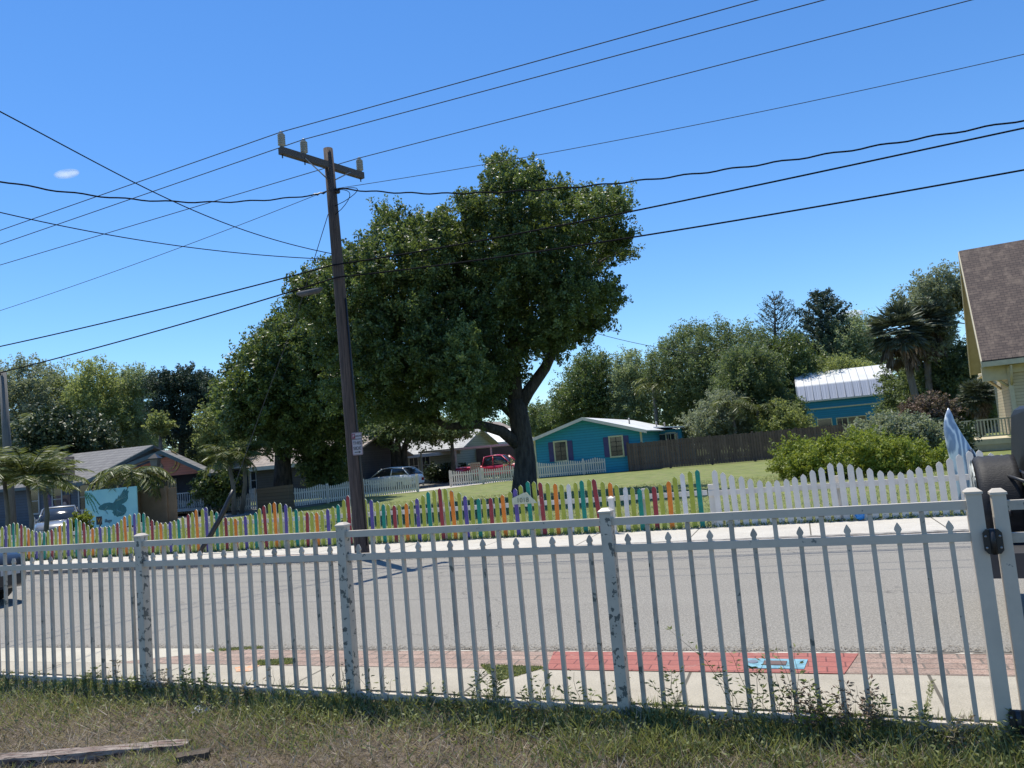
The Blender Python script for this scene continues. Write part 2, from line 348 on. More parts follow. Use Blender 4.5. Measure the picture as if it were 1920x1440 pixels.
def cloud(poly, D, thick, ncl, per, r, squash=.75, inner=.12):
    """clumps of leaves gathered in puffs that fill a solid crown: outline at distance D, rounded in depth"""
    ppm = 1442./D; X, d = polysample(poly, ncl); dm = max(d.max()*.8, 1)
    def place(X, d, n, e):
        h = thick*np.sqrt(np.clip(1-(1-np.minimum(d/dm, 1))**2, .02, 1)); s = rng.uniform(0, 1, n)**e*np.where(rng.uniform(size=n) < .62, -1, 1)
        Q = px2w(X, D); Q[:, 1] += h*s; return Q
    C_ = place(X, d, ncl, .4); RG = r*2.1; ng = max(4, int(ncl/17)); Xg, dg = polysample(poly, ng*3); k = dg > min(RG*ppm*.38, dm*.4); Xg, dg = Xg[k][:ng], dg[k][:ng]
    if len(Xg) > 3:
        Gc = place(Xg, dg, len(Xg), .55); Rg = RG*rng.uniform(.5, 1.3, len(Xg)); dist = np.linalg.norm(C_[:, None]-Gc[None], axis=2)/Rg[None]; k = dist.argmin(1)
        v = C_-Gc[k]; l = np.linalg.norm(v, axis=1)+1e-6; tgt = Rg[k]*rng.uniform(.45, 1.02, ncl); mv = np.where(rng.uniform(size=ncl) < .86, 1., .25); tgt = np.minimum(tgt, np.maximum(l, Rg[k]*.5)); C_ = Gc[k]+v/l[:, None]*(tgt*mv+l*(1-mv))[:, None]
        gt = rng.uniform(-.16, .16, len(Xg))[k]
    else: gt = np.zeros(ncl)
    # every clump is a sprig: a long thin tuft pointing outwards and up, so rims are feathery
    ax = C_-np.array([C_[:, 0].mean(), C_[:, 1].mean(), C_[:, 2].min()*.4+C_[:, 2].mean()*.6]); ax /= np.linalg.norm(ax, axis=1)[:, None]+1e-6
    if len(Xg) > 3: o_ = v/l[:, None]; ax = ax*.6+o_*.9
    ax += rng.normal(0, .45, ax.shape); ax[:, 2] += .25; ax /= np.linalg.norm(ax, axis=1)[:, None]
    rr = r*rng.uniform(.45, 1.3, ncl); dirs = rng.normal(size=(ncl, per, 3)); dirs /= np.linalg.norm(dirs, axis=2)[:, :, None]
    q = rng.uniform(0, 1, (ncl, per, 1))**.5; off_ = dirs*q; along = (off_*ax[:, None]).sum(2, keepdims=True); tp = rng.uniform(-.8, 1.45, (ncl, per, 1))
    off_ = (off_-along*ax[:, None])*(.80-.22*tp)*.75+ax[:, None]*tp; P = C_[:, None]+off_*rr[:, None, None]
    ct = rng.uniform(.15, .7, ncl)+gt; T = np.repeat(ct, per)
    return P.reshape(-1, 3), T, C_
def tree(name, label, lobes, leaf, trunk, bark, size=.16, group=None, cat='tree', base=None, fill=.35, up=.3, aspect=.5):
    """lobes: (poly, D, thick, clumps, leaves per clump, clump radius[, leaf key])"""
    base = trunk[0][0][0] if base is None else base
    th = thing(name, label, cat, tuple(base), 0, group)
    mb = MB()
    for path, rr in trunk: mb.tube(path, rr, 9)
    if trunk: obj('trunk', mb, bark, th)
    P = []; T = []; Z = []
    for lb in lobes:
        p, t, c = cloud(*lb[:6]); P.append(p); T.append(t + (lb[6] if len(lb) > 6 else 0)); Z.append(np.full(len(p), size))
        X, d = polysample(lb[0], int(lb[3]*lb[4]*.10*fill/.35)); k = d > d.max()*.38; X = X[k]; d = d[k]
        q = px2w(X, lb[1]); q[:, 1] += rng.uniform(-.6, .6, len(q))*lb[2]*np.minimum(d/d.max()*1.2, 1)
        P.append(q); T.append(np.full(len(q), .3)); Z.append(np.full(len(q), size*2.4))
    leafmesh('crown', np.concatenate(P), np.concatenate(Z), LEAF[leaf], th, np.concatenate(T), up, aspect)
    return th
def limb(pts, D, r0, r1, dy=None):
    n = len(pts); P = [at(x, y, D+(dy[k] if dy else 0)) for k, (x, y) in enumerate(pts)]
    return ([tuple(p) for p in P], [r0+(r1-r0)*(k/(n-1)) for k in range(n)])
def frond_palm(name, label, base, top, r0, r1, nf, L, leaf, bark, droop=1., lw=.5, nl=26, group=None, tint=.5, asp=.09, elev=(.1, 1.25)):
    th = thing(name, label, 'palm tree', tuple(base), 0, group); mb = MB(); base = np.array(base); top = np.array(top)
    mid = (base+top)/2 + np.array([.1, 0, 0]); mb.tube([base, mid, top], [r0, (r0+r1)/2, r1], 8); obj('trunk', mb, bark, th)
    C_ = []; D_ = []; Z_ = []; st = MB()
    for k in range(nf):
        az = k*2.399+random.random()*.4; el = random.uniform(*elev)*1.0; d = np.array([math.cos(az), math.sin(az), 0]); p = np.array(top); e = el
        pts = [tuple(p)]; LL = L*random.uniform(.8, 1.1)
        for j in range(10):
            step = LL/10; p = p + (d*math.cos(e)+np.array([0, 0, math.sin(e)]))*step; e -= droop*.17*(1+j*.06); pts.append(tuple(p))
            if j > 0:
                tdir = d*math.cos(e)+np.array([0, 0, math.sin(e)]); side = np.array([-d[1], d[0], 0])
                for q in range(nl//9):
                    for sgn in (-1, 1):
                        ld = side*sgn*.8+tdir*.55+np.array([0, 0, -.35*random.random()]); ld /= np.linalg.norm(ld); ll = lw*math.sin(math.pi*(j+1.3)/12)*random.uniform(.8, 1.1)+.05
                        c = p - tdir*step*(q/(nl//9)); C_.append(c+ld*ll/2); D_.append(ld); Z_.append(ll)
        st.tube(pts, [.022*(1-i/12)+.004 for i in range(len(pts))], 4)
    obj('frond_stem', st, LEAF[leaf], th)
    leafmesh('frond', C_, np.array(Z_), LEAF[leaf], th, np.full(len(C_), tint), .6, asp, dirs=np.array(D_))
    return th
def fan_points(c, n, R_, nb, up=.5, dn=-.9):
    C_ = []; D_ = []; Z_ = []
    for k in range(n):
        d = rng.normal(size=3); d /= np.linalg.norm(d); d[2] = random.uniform(dn, 1.); d /= np.linalg.norm(d)
        hub = c+d*R_*random.uniform(.45, .75); s = np.cross(d, [0, 0, 1.]); s /= np.linalg.norm(s)+1e-6
        for j in range(nb):
            a = (j/(nb-1)-.5)*2.9; ld = d*math.cos(a)+s*math.sin(a)+np.array([0, 0, -.25]); ld /= np.linalg.norm(ld); l = R_*.5*random.uniform(.8, 1.1)
            C_.append(hub+ld*l/2); D_.append(ld); Z_.append(l)
    return C_, D_, Z_
def text(name, s, size, mat, parent, org, X, Z, extrude=.003, font=None, align='CENTER', label=None):
    """lettering lying on an upright face: org world point, X text direction, Z letter up"""
    c = bpy.data.curves.new(name, 'FONT'); c.body = s; c.size = size; c.extrude = extrude; c.align_x = align; c.align_y = 'CENTER'
    t = bpy.data.objects.new(name, c); SC.collection.objects.link(t); bpy.context.view_layer.update()
    me = bpy.data.meshes.new_from_object(t); bpy.data.objects.remove(t)
    X = Vector(X).normalized(); Z = Vector(Z).normalized(); Y = X.cross(Z)*-1; Nn = X.cross(Z)
    mw = Matrix.Identity(4)
    for i in range(3): mw[i][0], mw[i][1], mw[i][2], mw[i][3] = X[i], Z[i], Nn[i], org[i]
    me.transform(full(parent).inverted() @ mw if parent else mw); me.materials.clear(); me.materials.append(mat); me.name = name
    o = bpy.data.objects.new(name, me); SC.collection.objects.link(o); o.parent = parent
    return tag(o, label)

# ================================================================== THE SETTING
def sheet(name, poly, z, mat, f=ST):
    mb = MB(f); mb.face([mb.V(a, b, z) for a, b in poly]); return obj(name, mb, mat, kind='structure')
GRASSM = M('lawn_green', (.105, .135, .030), (.185, .205, .055), 1.3, .9, 1., 45, spot=((.20, .17, .09), 2.2, .60))
DIRT = M('sandy_soil', (.15, .115, .085), (.07, .055, .042), 5, .95, .6, 60)
def mat_concrete(name, c1, c2, joint, off=0.):
    m, nt, p = nodes(name); t = nt.nodes.new('ShaderNodeTexCoord'); r0 = nt.nodes.new('ShaderNodeVectorRotate'); r0.rotation_type = 'Z_AXIS'
    r0.inputs['Angle'].default_value = -STREET; nt.links.new(t.outputs['Object'], r0.inputs['Vector']); v = r0.outputs[0]
    r = ramp(nt, (.3, .7), (c1, c2)); nt.links.new(noise(nt, v, 1.7, 8, .75), r.inputs[0])
    g = ramp(nt, (.35, .65), ((.78, .78, .78), (1.1, 1.1, 1.1))); nt.links.new(noise(nt, v, 90, 2, .8), g.inputs[0])
    y = nt.nodes.new('ShaderNodeMix'); y.data_type = 'RGBA'; y.blend_type = 'MULTIPLY'; y.inputs[0].default_value = 1
    nt.links.new(r.outputs[0], y.inputs[6]); nt.links.new(g.outputs[0], y.inputs[7]); c = y.outputs[2]
    if joint:
        mp = nt.nodes.new('ShaderNodeMapping'); nt.links.new(v, mp.inputs[0]); mp.inputs['Location'].default_value = (off, 50, 0)
        b = nt.nodes.new('ShaderNodeTexBrick'); nt.links.new(mp.outputs[0], b.inputs[0]); b.offset = 0; b.inputs['Scale'].default_value = 1
        b.inputs['Brick Width'].default_value = joint; b.inputs['Row Height'].default_value = 200; b.inputs['Mortar Size'].default_value = .013; b.inputs['Mortar Smooth'].default_value = .4
        c = mixc(nt, b.outputs['Fac'], c, (.10, .09, .07)); bump(nt, p, b.outputs['Fac'], -.6, .006)
    r9 = ramp(nt, (.55, .72), ((0, 0, 0), (.5, .5, .5))); nt.links.new(noise(nt, v, 4.5, 8, .8), r9.inputs[0]); c = mixc(nt, r9.outputs[0], c, (.20, .18, .14))
    nt.links.new(c, p.inputs['Base Color']); p.inputs['Roughness'].default_value = .9; return m
WALK = mat_concrete('sidewalk_concrete', (.44, .40, .325), (.31, .28, .225), 1.5, .9)
WALK2 = mat_concrete('far_walk_concrete', (.55, .52, .46), (.44, .41, .36), 1.8)
APRON = mat_concrete('apron_concrete', (.52, .48, .39), (.42, .385, .31), 0)
PAVER = mat_brick('pink_pavers', (.36, .24, .19), (.23, .155, .125), (.07, .06, .052))
PAVERR = mat_brick('red_painted_pavers', (.36, .125, .10), (.32, .11, .09), (.15, .05, .045), True)

sheet('ground', [(-3000, -3000), (3000, -3000), (3000, 3000), (-3000, 3000)], -.35, M('scrub_ground', (.10, .11, .04), (.06, .075, .03), .2, .95))
sheet('lawn', [(-75, 13.9), (70, 13.9), (70, 110), (-75, 110)], .0, GRASSM)
sheet('road', [(-80, 6.17), (60, 6.17), (60, 11.82), (-80, 11.82)], 0., mat_asphalt())
# near sidewalk: concrete next to the fence, a strip of pavers along the road, a driveway apron on the left
FA = S(*ut(np.array([.53, 5.01, 0])));  FANG = rad(66.5)
FU_ = np.array([math.sin(FANG), -math.cos(FANG), 0]); FN_ = np.array([math.cos(FANG), math.sin(FANG), 0])
def NF(a, b, h): return FA + FU_*a + FN_*b + np.array([0, 0, h])          # near fence frame: a along, b to the street
def nf2(a, b): q = ut(NF(a, b, 0)); return q[0], q[1]
uL, tL = nf2(-12, .06); uR, tR = nf2(7, .06)
cut = utp(372, 1236)[0]
mbw = MB(ST); mbw.slab([(uL, tL), (uR, tR), (uR, 5.60), (cut-.9, 5.64), (uL, 5.66)], -.3, 0.); obj('sidewalk', mbw, WALK, kind='structure')
sheet('driveway_apron', [(uL, 5.66), (cut-.9, 5.64), (cut+.25, 6.16), (uL, 6.16)], .001, APRON)
sheet('paver_strip', [(cut-.9, 5.644), (uR, 5.604), (uR, 6.10), (cut+.15, 6.12)], .001, PAVER)
sheet('kerb_edge', [(cut+.15, 6.121), (uR, 6.101), (uR, 6.145), (cut+.22, 6.145)], .003, M('kerb_concrete', (.50, .46, .39), (.17, .15, .125), 9, .9, lo=.45, hi=.56))
X = np.stack([rng.uniform(-8, 5, 5200), 6.17+np.abs(rng.normal(0, .07, 5200))], 1); leafmesh('grit', np.array([S(x, y, .006) for x, y in X]), .014, M('grit_grey', (.30, .26, .20), (.10, .085, .065), 30, .9), None, None, 2.5, .7, kind='stuff')
X = np.stack([rng.uniform(-25, 5, 4200), 11.78+np.array([.28*math.exp(-((u+3)/7.)**2) for u in rng.uniform(-3, -3, 4200)])*0-np.abs(rng.normal(0, .08, 4200))], 1); leafmesh('grit', np.array([S(x, y+.26*math.exp(-((x+3)/7.)**2), .006) for x, y in X]), .022, M('grit_dark', (.16, .13, .10), (.06, .05, .04), 30, .9), None, None, 2.5, .7, kind='stuff')
p1, p2 = utp(1024, 1257), utp(1584, 1266); q1, q2 = utp(1060, 1213), utp(1604, 1226)
sheet('red_pavers', [(p1[0], 5.612), (p2[0], 5.608), (q2[0]+.02, 6.098), (q1[0]-.05, 6.104)], .006, PAVERR)
# moss wedge and joint grass
def blades(name, pts, hmin, hmax, mat, lean=.5, w=.1, kind='stuff', tint=None, up=0., **kw):
    pts = np.array(pts, float); n = len(pts); d = rng.normal(size=(n, 3))*lean; d[:, 2] = 1; d /= np.linalg.norm(d, axis=1)[:, None]
    L = rng.uniform(hmin, hmax, n); return leafmesh(name, pts+d*(L/2)[:, None]*.9, L, mat, None, tint, up, w, dirs=d, kind=kind, **kw)
def inpoly(poly, n, z=0.):
    X, d = polysample(poly, n); return np.array([S(x, y, z) for x, y in X])
w1, w2, w3 = utp(902, 1248), utp(1022, 1252), utp(936, 1277)
blades('moss', inpoly([w1, w2, w3], 9000), .01, .028, LEAF['grass'], 1.2, .35)
sheet('moss_patch', [w1, w2, w3], .004, M('moss', (.15, .20, .03), (.22, .25, .05), 30, .95, .5))
w = [utp(478, 1240), utp(548, 1236), utp(556, 1245), utp(486, 1248)]; blades('moss', inpoly(w, 3500), .01, .03, LEAF['grass'], 1.2, .35)
w = [utp(395, 1219), utp(490, 1213), utp(492, 1216), utp(400, 1222)]; blades('moss', inpoly(w, 1500), .01, .03, LEAF['grass'], 1.2, .3)
w = [utp(1743, 1275), utp(1751, 1275), utp(1742, 1335), utp(1733, 1335)]; blades('grass', inpoly(w, 260), .005, .022, LEAF['grass'], 1.2, .3)
sheet('paint_mark', [utp(440, 1252), utp(470, 1248), utp(486, 1240), utp(500, 1240), utp(482, 1252), utp(470, 1259), utp(443, 1260)], .004, M('orange_spray_paint', (.58, .28, .14), (.44, .36, .27), 18, .8, lo=.42, hi=.56))
# far side: kerb, pavers and concrete walk
KC = M('kerb_stained', (.34, .32, .29), (.13, .12, .11), 8, .9)
def bowk(u): return 11.82+.28*math.exp(-((u+3)/7.)**2)
us = [-80+i*2. for i in range(70)]
mb = MB(ST)
for i in range(len(us)-1):
    a, b = us[i], us[i+1]; mb.slab([(a, bowk(a)), (b, bowk(b)), (b, bowk(b)+.16), (a, bowk(a)+.16)], -.2, .068)
obj('kerb', mb, KC, kind='structure')
mb = MB(ST)
for i in range(len(us)-1):
    a, b = us[i], us[i+1]; mb.face([mb.V(a, 11.80, .002), mb.V(b, 11.80, .002), mb.V(b, bowk(b)+.001, .002), mb.V(a, bowk(a)+.001, .002)])
obj('gutter', mb, mat_asphalt(), kind='structure')
mb = MB(ST); mb.slab([(-80, bowk(-80)+.16)]+[(u, bowk(u)+.161) for u in us[1:-1] if u < -7]+[(-6.6, bowk(-6.6)+.161), (-5.6, 13.3), (-80, 13.3)], -.2, .058); obj('paving', mb, PAVER, kind='structure')
mb = MB(ST); mb.slab([(-9.5, 12.75), (-6.0, bowk(-6.)+.162)]+[(u, bowk(u)+.162) for u in us[1:-1] if u > -5]+[(60, 11.99), (60, 14.02), (-80, 14.02), (-80, 13.0)], -.2, .064); obj('sidewalk', mb, WALK2, kind='structure')
# cross path and drives among the houses
sheet('path', [(-22.5, 37.6), (-19.9, 39.0), (-17.0, 46), (-19, 48), (-21.5, 43)], .012, WALK2)
sheet('driveway', [(-70, 38.2), (-20.6, 43.0), (-18, 48), (-18, 54), (-70, 50)], .008, M('drive_surface', (.22, .21, .19), (.15, .145, .13), 1, .9))
sheet('side_street', [(-70, 17.5), (-24, 21), (-22, 32), (-24, 37), (-70, 33)], .006, M('side_road', (.20, .195, .18), (.14, .135, .125), 1, .9))

# near yard: uneven soil, dry and green grass
def yz(a, d):
    return -.085-.09*min(1, max(0, d)/.9)**1.2 + .012*math.sin(a*5+d*3)+.01*math.sin(a*11-d*7) - .03*max(0, d-.9)
mb = MB(NF); NA, ND = 150, 50
A_ = [-11+17.*i/(NA-1) for i in range(NA)]; D_ = [0, .03]+[.03+5.*(j/(ND-3))**1.5 for j in range(1, ND-1)]
for j in range(ND):
    for i in range(NA):
        d = D_[j]; mb.V(A_[i], .05-d, yz(A_[i], d) if j else -.3)
for j in range(ND-1):
    for i in range(NA-1): k = j*NA+i; mb.face((k, k+1, k+NA+1, k+NA), True)
obj('yard', mb, DIRT, kind='structure')
def yardpts(n, dfun, arange=(-6.5, 3.4), dmax=2.0):
    a = rng.uniform(*arange, n); d = dfun(n); return np.array([NF(x, .05-y, yz(x, y)-.004) for x, y in zip(a, d)]), a, d
def gm(a): return .5+.5*np.sin(a*1.9+1.1)*np.cos(a*.7+.5)
P_, a, d = yardpts(125000, lambda n: rng.uniform(0, 1, n)**.8*2.0)
blades('grass', P_, .02, .085, LEAF['straw'], 1.7, .06, tint=.28+.35*rng.uniform(size=len(P_))+.2*np.sin(a*3)*np.sin(d*6+a))
P_, a, d = yardpts(75000, lambda n: np.abs(rng.normal(0, .42, n)))
k = rng.uniform(size=len(a)) < (.05+.42*gm(a)**1.5+.22*(d < .42)+.15*((d < .6) & (a > .2)))*(.45+1.1*(np.sin(a*7.3+d*5)*np.sin(a*3.1-d*9+1) > -.15))*np.where(a < -3.1, .4, 1)
blades('grass', P_[k], .04, .17, LEAF['grass'], .8, .045, tint=.15+.5*rng.uniform(size=k.sum()))
P_, a, d = yardpts(40000, lambda n: rng.uniform(0, 2.0, n)); k = (np.sin(a*2.3+d*2)+np.sin(a*5.1-d*4+2) > .75) | ((a > 1.3) & (rng.uniform(size=len(a)) < .5))
blades('grass', P_[k], .03, .12, LEAF['grass'], 1.0, .06, tint=.2+.6*rng.uniform(size=k.sum()))
P_, a, d = yardpts(15000, lambda n: np.abs(rng.normal(0, .55, n)))
blades('grass', P_, .06, .17, LEAF['straw'], 1.1, .03, tint=.45+.5*rng.uniform(size=len(P_)))
P_, a, d = yardpts(16000, lambda n: np.abs(rng.normal(0, .30, n)))
pp = P_.copy(); pp[:, 2] += rng.uniform(0, .10, len(pp)); leafmesh('weed_leaves', pp, .026, LEAF['weed'], None, None, .4, .5, kind='stuff')
# short grass standing on the lawn behind the colourful fence
X = np.stack([rng.uniform(-22, 6, 90000), 14.1+rng.uniform(0, 1, 90000)**1.6*16], 1)
blades('grass', np.array([S(x, y, 0) for x, y in X]), .03, .09, LEAF['grass'], .9, .16, tint=.35+.45*rng.uniform(size=len(X)))
# ground cover and leaf litter at the foot of the far fences
X = np.stack([rng.uniform(-1.7, 6, 5200), rng.normal(14.10, .10, 5200)], 1)
pp = np.array([S(x, y, .05) for x, y in X]); pp[:, 2] += rng.uniform(0, .26, len(pp))**1.3; leafmesh('ground_cover', pp, .055, LEAF['grey'], None, np.full(len(pp), .8), .5, .6, kind='stuff')
X = np.stack([rng.uniform(-25, 3, 7000), rng.normal(13.86, .05, 7000)], 1)
blades('grass', np.array([S(x, y, .06) for x, y in X]), .02, .10, LEAF['oakd'], 1., .2)

# ================================================================== NEAR WHITE METAL FENCE
Z0, Z1, Z2 = 0.0, 1.0, 1.17      # tops of bottom, middle and top rails
POSTS = [-8.30, -6.23, -4.165, -2.06, 0.0, 2.055]
fence = thing('metal_fence', 'white painted metal fence with spear-tipped pickets and rusty posts between yard and sidewalk', 'fence', NF(-2, 0, -.1), math.atan2(FU_[1], FU_[0]))
def post(mb_a, par, top=1.205, r=.037, mat=None):
    m = MB(NF); m.box(mb_a-r, mb_a+r, -r, r, -.32, top); p = obj('post', m, mat or POSTW, par)
    m = MB(NF); q = r+.006
    m.loft([[(mb_a-q, -q, top), (mb_a+q, -q, top), (mb_a+q, q, top), (mb_a-q, q, top)], [(mb_a-q, -q, top+.012), (mb_a+q, -q, top+.012), (mb_a+q, q, top+.012), (mb_a-q, q, top+.012)],
            [(mb_a-.02, -.02, top+.03), (mb_a+.02, -.02, top+.03), (mb_a+.02, .02, top+.03), (mb_a-.02, .02, top+.03)]], smooth=False)
    obj('post_cap', m, FENCEW, p); return p
for k, a in enumerate(POSTS): post(a, fence, mat=FENCEW if k == len(POSTS)-1 else None)
def picket(a, par, kind, mat):
    ln_x, ln_y, ph_ = random.gauss(0, .0028), random.gauss(0, .002), random.gauss(0, .0025)
    m = MB(lambda p_, q_, h_: NF(p_+ln_x*(h_-.5)*2+ph_*math.sin(h_*3), q_+ln_y*(h_-.5), h_)); w = .0125*random.uniform(.95, 1.05)
    if kind:   # reaches the top rail
        m.box(a-w, a+w, -w, w, -.085, Z2-.05)
    else:      # spear tip between middle and top rail
        m.box(a-w, a+w, -w, w, -.085, Z1+.012)
        R_ = [(.0115, .012), (.0105, .018), (.0165, .026), (.0195, .033), (.0165, .044), (.010, .056), (.0015, .070)]
        m.loft([[(a-x, -w*.9, Z1+h-.004), (a+x, -w*.9, Z1+h-.004), (a+x, w*.9, Z1+h-.004), (a-x, w*.9, Z1+h-.004)] for x, h in R_], smooth=False)
    return obj('picket', m, mat, par)
for k in range(len(POSTS)-1):
    a0, a1 = POSTS[k]+.037, POSTS[k+1]-.037; sp = (POSTS[k+1]-POSTS[k])/16
    for zt in (Z0, Z1, Z2):
        m = MB(NF); m.box(a0, a1, -.019, .019, zt-.047, zt)
        obj('rail', m, FENCEW, fence)
    for j in range(1, 16): picket(POSTS[k]+sp*j, fence, j % 2 == 0, FENCED if random.random() < .22 else FENCEW)
gate = thing('fence_gate', 'white metal gate hung on the fence end, nearest the right edge', 'gate', NF(2.2, 0, -.1), math.atan2(FU_[1], FU_[0]))
g0 = 2.170
post(g0, gate, 1.195, .033, FENCEW)
post(g0+1.5, gate, 1.195, .035, FENCEW)
for zt in (Z0-.02, Z1-.01, Z2-.01):
    m = MB(NF); m.box(g0+.035, g0+1.465, -.019, .019, zt-.05, zt); obj('rail', m, FENCED, gate)
for j in range(1, 11): picket(g0+.0+.136*j, gate, j % 2 == 0, FENCED if j < 3 else FENCEW)
for z in (.955, .03):
    m = MB(NF); c = (2.055+g0)/2
    poly = [(c-.044, z-.045), (c-.028, z-.064), (c+.028, z-.064), (c+.044, z-.045), (c+.044, z+.045), (c+.028, z+.064), (c-.028, z+.064), (c-.044, z+.045)]
    m.prism(poly, -.062, -.044); m.tube([(c, -.062, z-.066), (c, -.062, z+.066)], .015, 10); h = obj('hinge', m, BLACKP, gate)
    for sx in (-.032, .032):
        for sz in (-.032, .028): m = MB(NF); m.lathe((c+sx, -.0625, z+sz), [(.007, 0), (.006, -.003), (.002, -.005)], 8, 'b'); obj('screw', m, STEEL, h)

# ================================================================== COLOURFUL PICKET FENCE ACROSS THE ROAD
TF = 13.92
pf = thing('picket_fence', 'low multicoloured picket fence of green, purple, teal, red and orange boards across the road', 'fence', S(-12, TF, .05))
peaks = [-94, -78, -62, -47, -33, -18, -4, 12, 27, 36, 50]
_x = dict(zip([-82, -72, -62, -52, -42, -32, -22, -12, -4], [25, 210, 417, 650, 880, 1118, 1382, 1663, 1907]))
HT = {}
for i, y in zip(range(-82, -3, 2), [255, 248, 230, 238, 262, 280, 280, 268, 240, 210, 208, 230, 260, 255, 250, 230, 195, 180, 178, 215, 232, 228, 210, 187, 160, 150, 175, 200, 207, 195, 175, 137, 120, 130, 160, 175, 175, 155, 130, 85]):
    HT[i] = FP(np.interp(i, list(_x), list(_x.values()))/2.909, 900+y/2.909, 13.92)[2]
for i, (x, y) in zip(range(0, 51, 2), [(150, 150), (210, 172), (270, 178), (333, 168), (390, 145), (450, 112), (505, 90), (572, 100), (635, 130), (698, 145), (767, 140), (832, 122), (893, 92), (962, 55), (1022, 62), (1080, 70), (1142, 72), (1202, 55), (1250, 50), (1325, 68), (1402, 88), (1478, 95), (1555, 85), (1632, 57), (1705, 18), (1785, 0)]):
    HT[i] = FP(640+x/2.667, 880+y/2.667, 13.92)[2]
def ph(i): return float(np.interp(i, sorted(HT), [HT[k] for k in sorted(HT)]))-.05 if i > -83 else ph0(i)
def ph0(i):
    for a, b in zip(peaks, peaks[1:]):
        if a <= i <= b:
            x = (i-a)/(b-a); amp = .24 if b-a > 12 else .2; return .76+amp*abs(2*x-1)**1.7
    return .8
def pboard(mb, a, h, w, z0=.05, lean=0., b0=0., th=.018):
    s = .0; xs = lambda x, z: x + lean*(z-z0)
    z1 = z0+h; sh = w*1.25
    poly = [(a-w, z0), (a+w, z0), (xs(a+w, z1-sh), z1-sh), (xs(a+w*.72, z1-sh*.5), z1-sh*.5), (xs(a, z1), z1), (xs(a-w*.72, z1-sh*.5), z1-sh*.5), (xs(a-w, z1-sh), z1-sh)]
    mb.m = 0; mb.prism(poly, b0-th, b0, side=1)
rest = {}
cyc = ['purple', 'teal', 'red', 'orange']
for i in range(-110, 51):
    u = -8.36+i*.1322; h = ph(i)*random.uniform(.99, 1.01)
    c = 'green' if i % 2 else cyc[(i//2) % 4]
    if c == 'purple' and i >= 32: c = 'white'
    if i == 36: u += .03
    b = MB(frame(0, TF)); pboard(b, u, h, .041, lean=random.gauss(0, .012)+(-.07 if i == 36 else 0), b0=random.uniform(-.003, .003))
    if i >= -49: obj('picket', b, [COL[c], PEDGE], pf, label=c+' picket' if c != 'green' else None)
    else:
        r_ = rest.setdefault(c, MB()); base = len(r_.v); r_.v += b.v
        for fc, mi in zip(b.fc, b.mi): r_.fc.append(tuple(base+q for q in fc)); r_.mi.append(mi); r_.sm.append(False)
allr = MB(); mats = []
for k, (c, b) in enumerate(rest.items()):
    base = len(allr.v); allr.v += b.v; mats.append(COL[c])
    for fc, mi in zip(b.fc, b.mi): allr.fc.append(tuple(base+q for q in fc)); allr.mi.append(k if mi == 0 else 90); allr.sm.append(False)
allr.mi = [len(mats) if x == 90 else x for x in allr.mi]; mats.append(PEDGE)
obj('picket', allr, mats, pf, kind='stuff')
for z in (.21, .62):
    m = MB(ST); m.box(-23, -1.62, TF+.004, TF+.042, z, z+.085); obj('rail', m, WHITE, pf)
for i in range(-108, 51, 15):
    u = -8.36+i*.1322+.066; m = MB(ST); m.box(u-.045, u+.045, TF+.043, TF+.13, .0, .80); obj('post', m, WHITE, pf)
m = MB(ST); pu = ut(FP(1142, 940, 13.5))
m.box(pu[0]-.045, pu[0]+.045, 13.62, 13.71, .05, pu[2]+.03); m.loft([[(pu[0]+sx*s, 13.665+sy*s, pu[2]+z) for sx, sy in ((-1, -1), (1, -1), (1, 1), (-1, 1))] for s, z in ((.052, .03), (.052, .045), (.01, .08))], smooth=False)
obj('marker_post', m, WHITE, label='short white post standing in front of the colourful picket fence', cat='post')
# house number board
nb = thing('number_board', 'pale house-shaped board numbered 1018 fixed to the colourful fence', 'sign', S(*ut(FP(985, 945, 13.86))))
f1, f2 = ut(FP(961, 946, 13.86)), ut(FP(1007, 945.5, 13.86)); ap = ut(FP(985, 923, 13.86))
z0, z1, z2 = f1[2], f1[2]+.075, ap[2]
m = MB(ST); m.prism([(f1[0], z0), (f2[0], z0), (f2[0]-.02, z0+.03), (ap[0]+.02, z2), (ap[0]-.04, z2-.01), (f1[0], z1+.04)], 13.85, 13.872)
bd = obj('board', m, M('board_cream', (.55, .56, .42), (.45, .47, .34), 14, .7), nb)
text('number', '1018', .125, M('number_paint', (.20, .22, .15)), nb, S((f1[0]+f2[0])/2-.03, 13.845, z0+.066), UX, (0, 0, 1), .003)
# ================================================================== WHITE PICKET FENCE (right)
wf = thing('picket_fence', 'plain white scalloped picket fence on the far sidewalk, right of the colourful boards', 'fence', S(2, TF, .05))
wp_ = [0, 13.5, 27.5, 41.5]
for j in range(0, 42):
    u = -1.45+.1455*j
    for a, b in zip(wp_, wp_[1:]):
        if a <= j <= b: h = .745+.26*abs(2*(j-a)/(b-a)-1)**1.5
    m = MB(ST); mbw_ = frame(0, TF); b = MB(mbw_); pboard(b, u, h+random.uniform(-.01, .01)+(.03 if j > 20 else 0), .048, lean=random.gauss(0, .008)-.01); obj('picket', b, [WHITE, WHITE], wf)
for z in (.20, .60):
    m = MB(ST); m.box(-1.6, 4.75, TF+.004, TF+.042, z, z+.09); obj('rail', m, WHITE, wf)
for u in (-1.55, .5, 2.6, 4.7):
    m = MB(ST); m.box(u-.05, u+.05, TF+.043, TF+.14, 0, .8); obj('post', m, WHITE, wf)
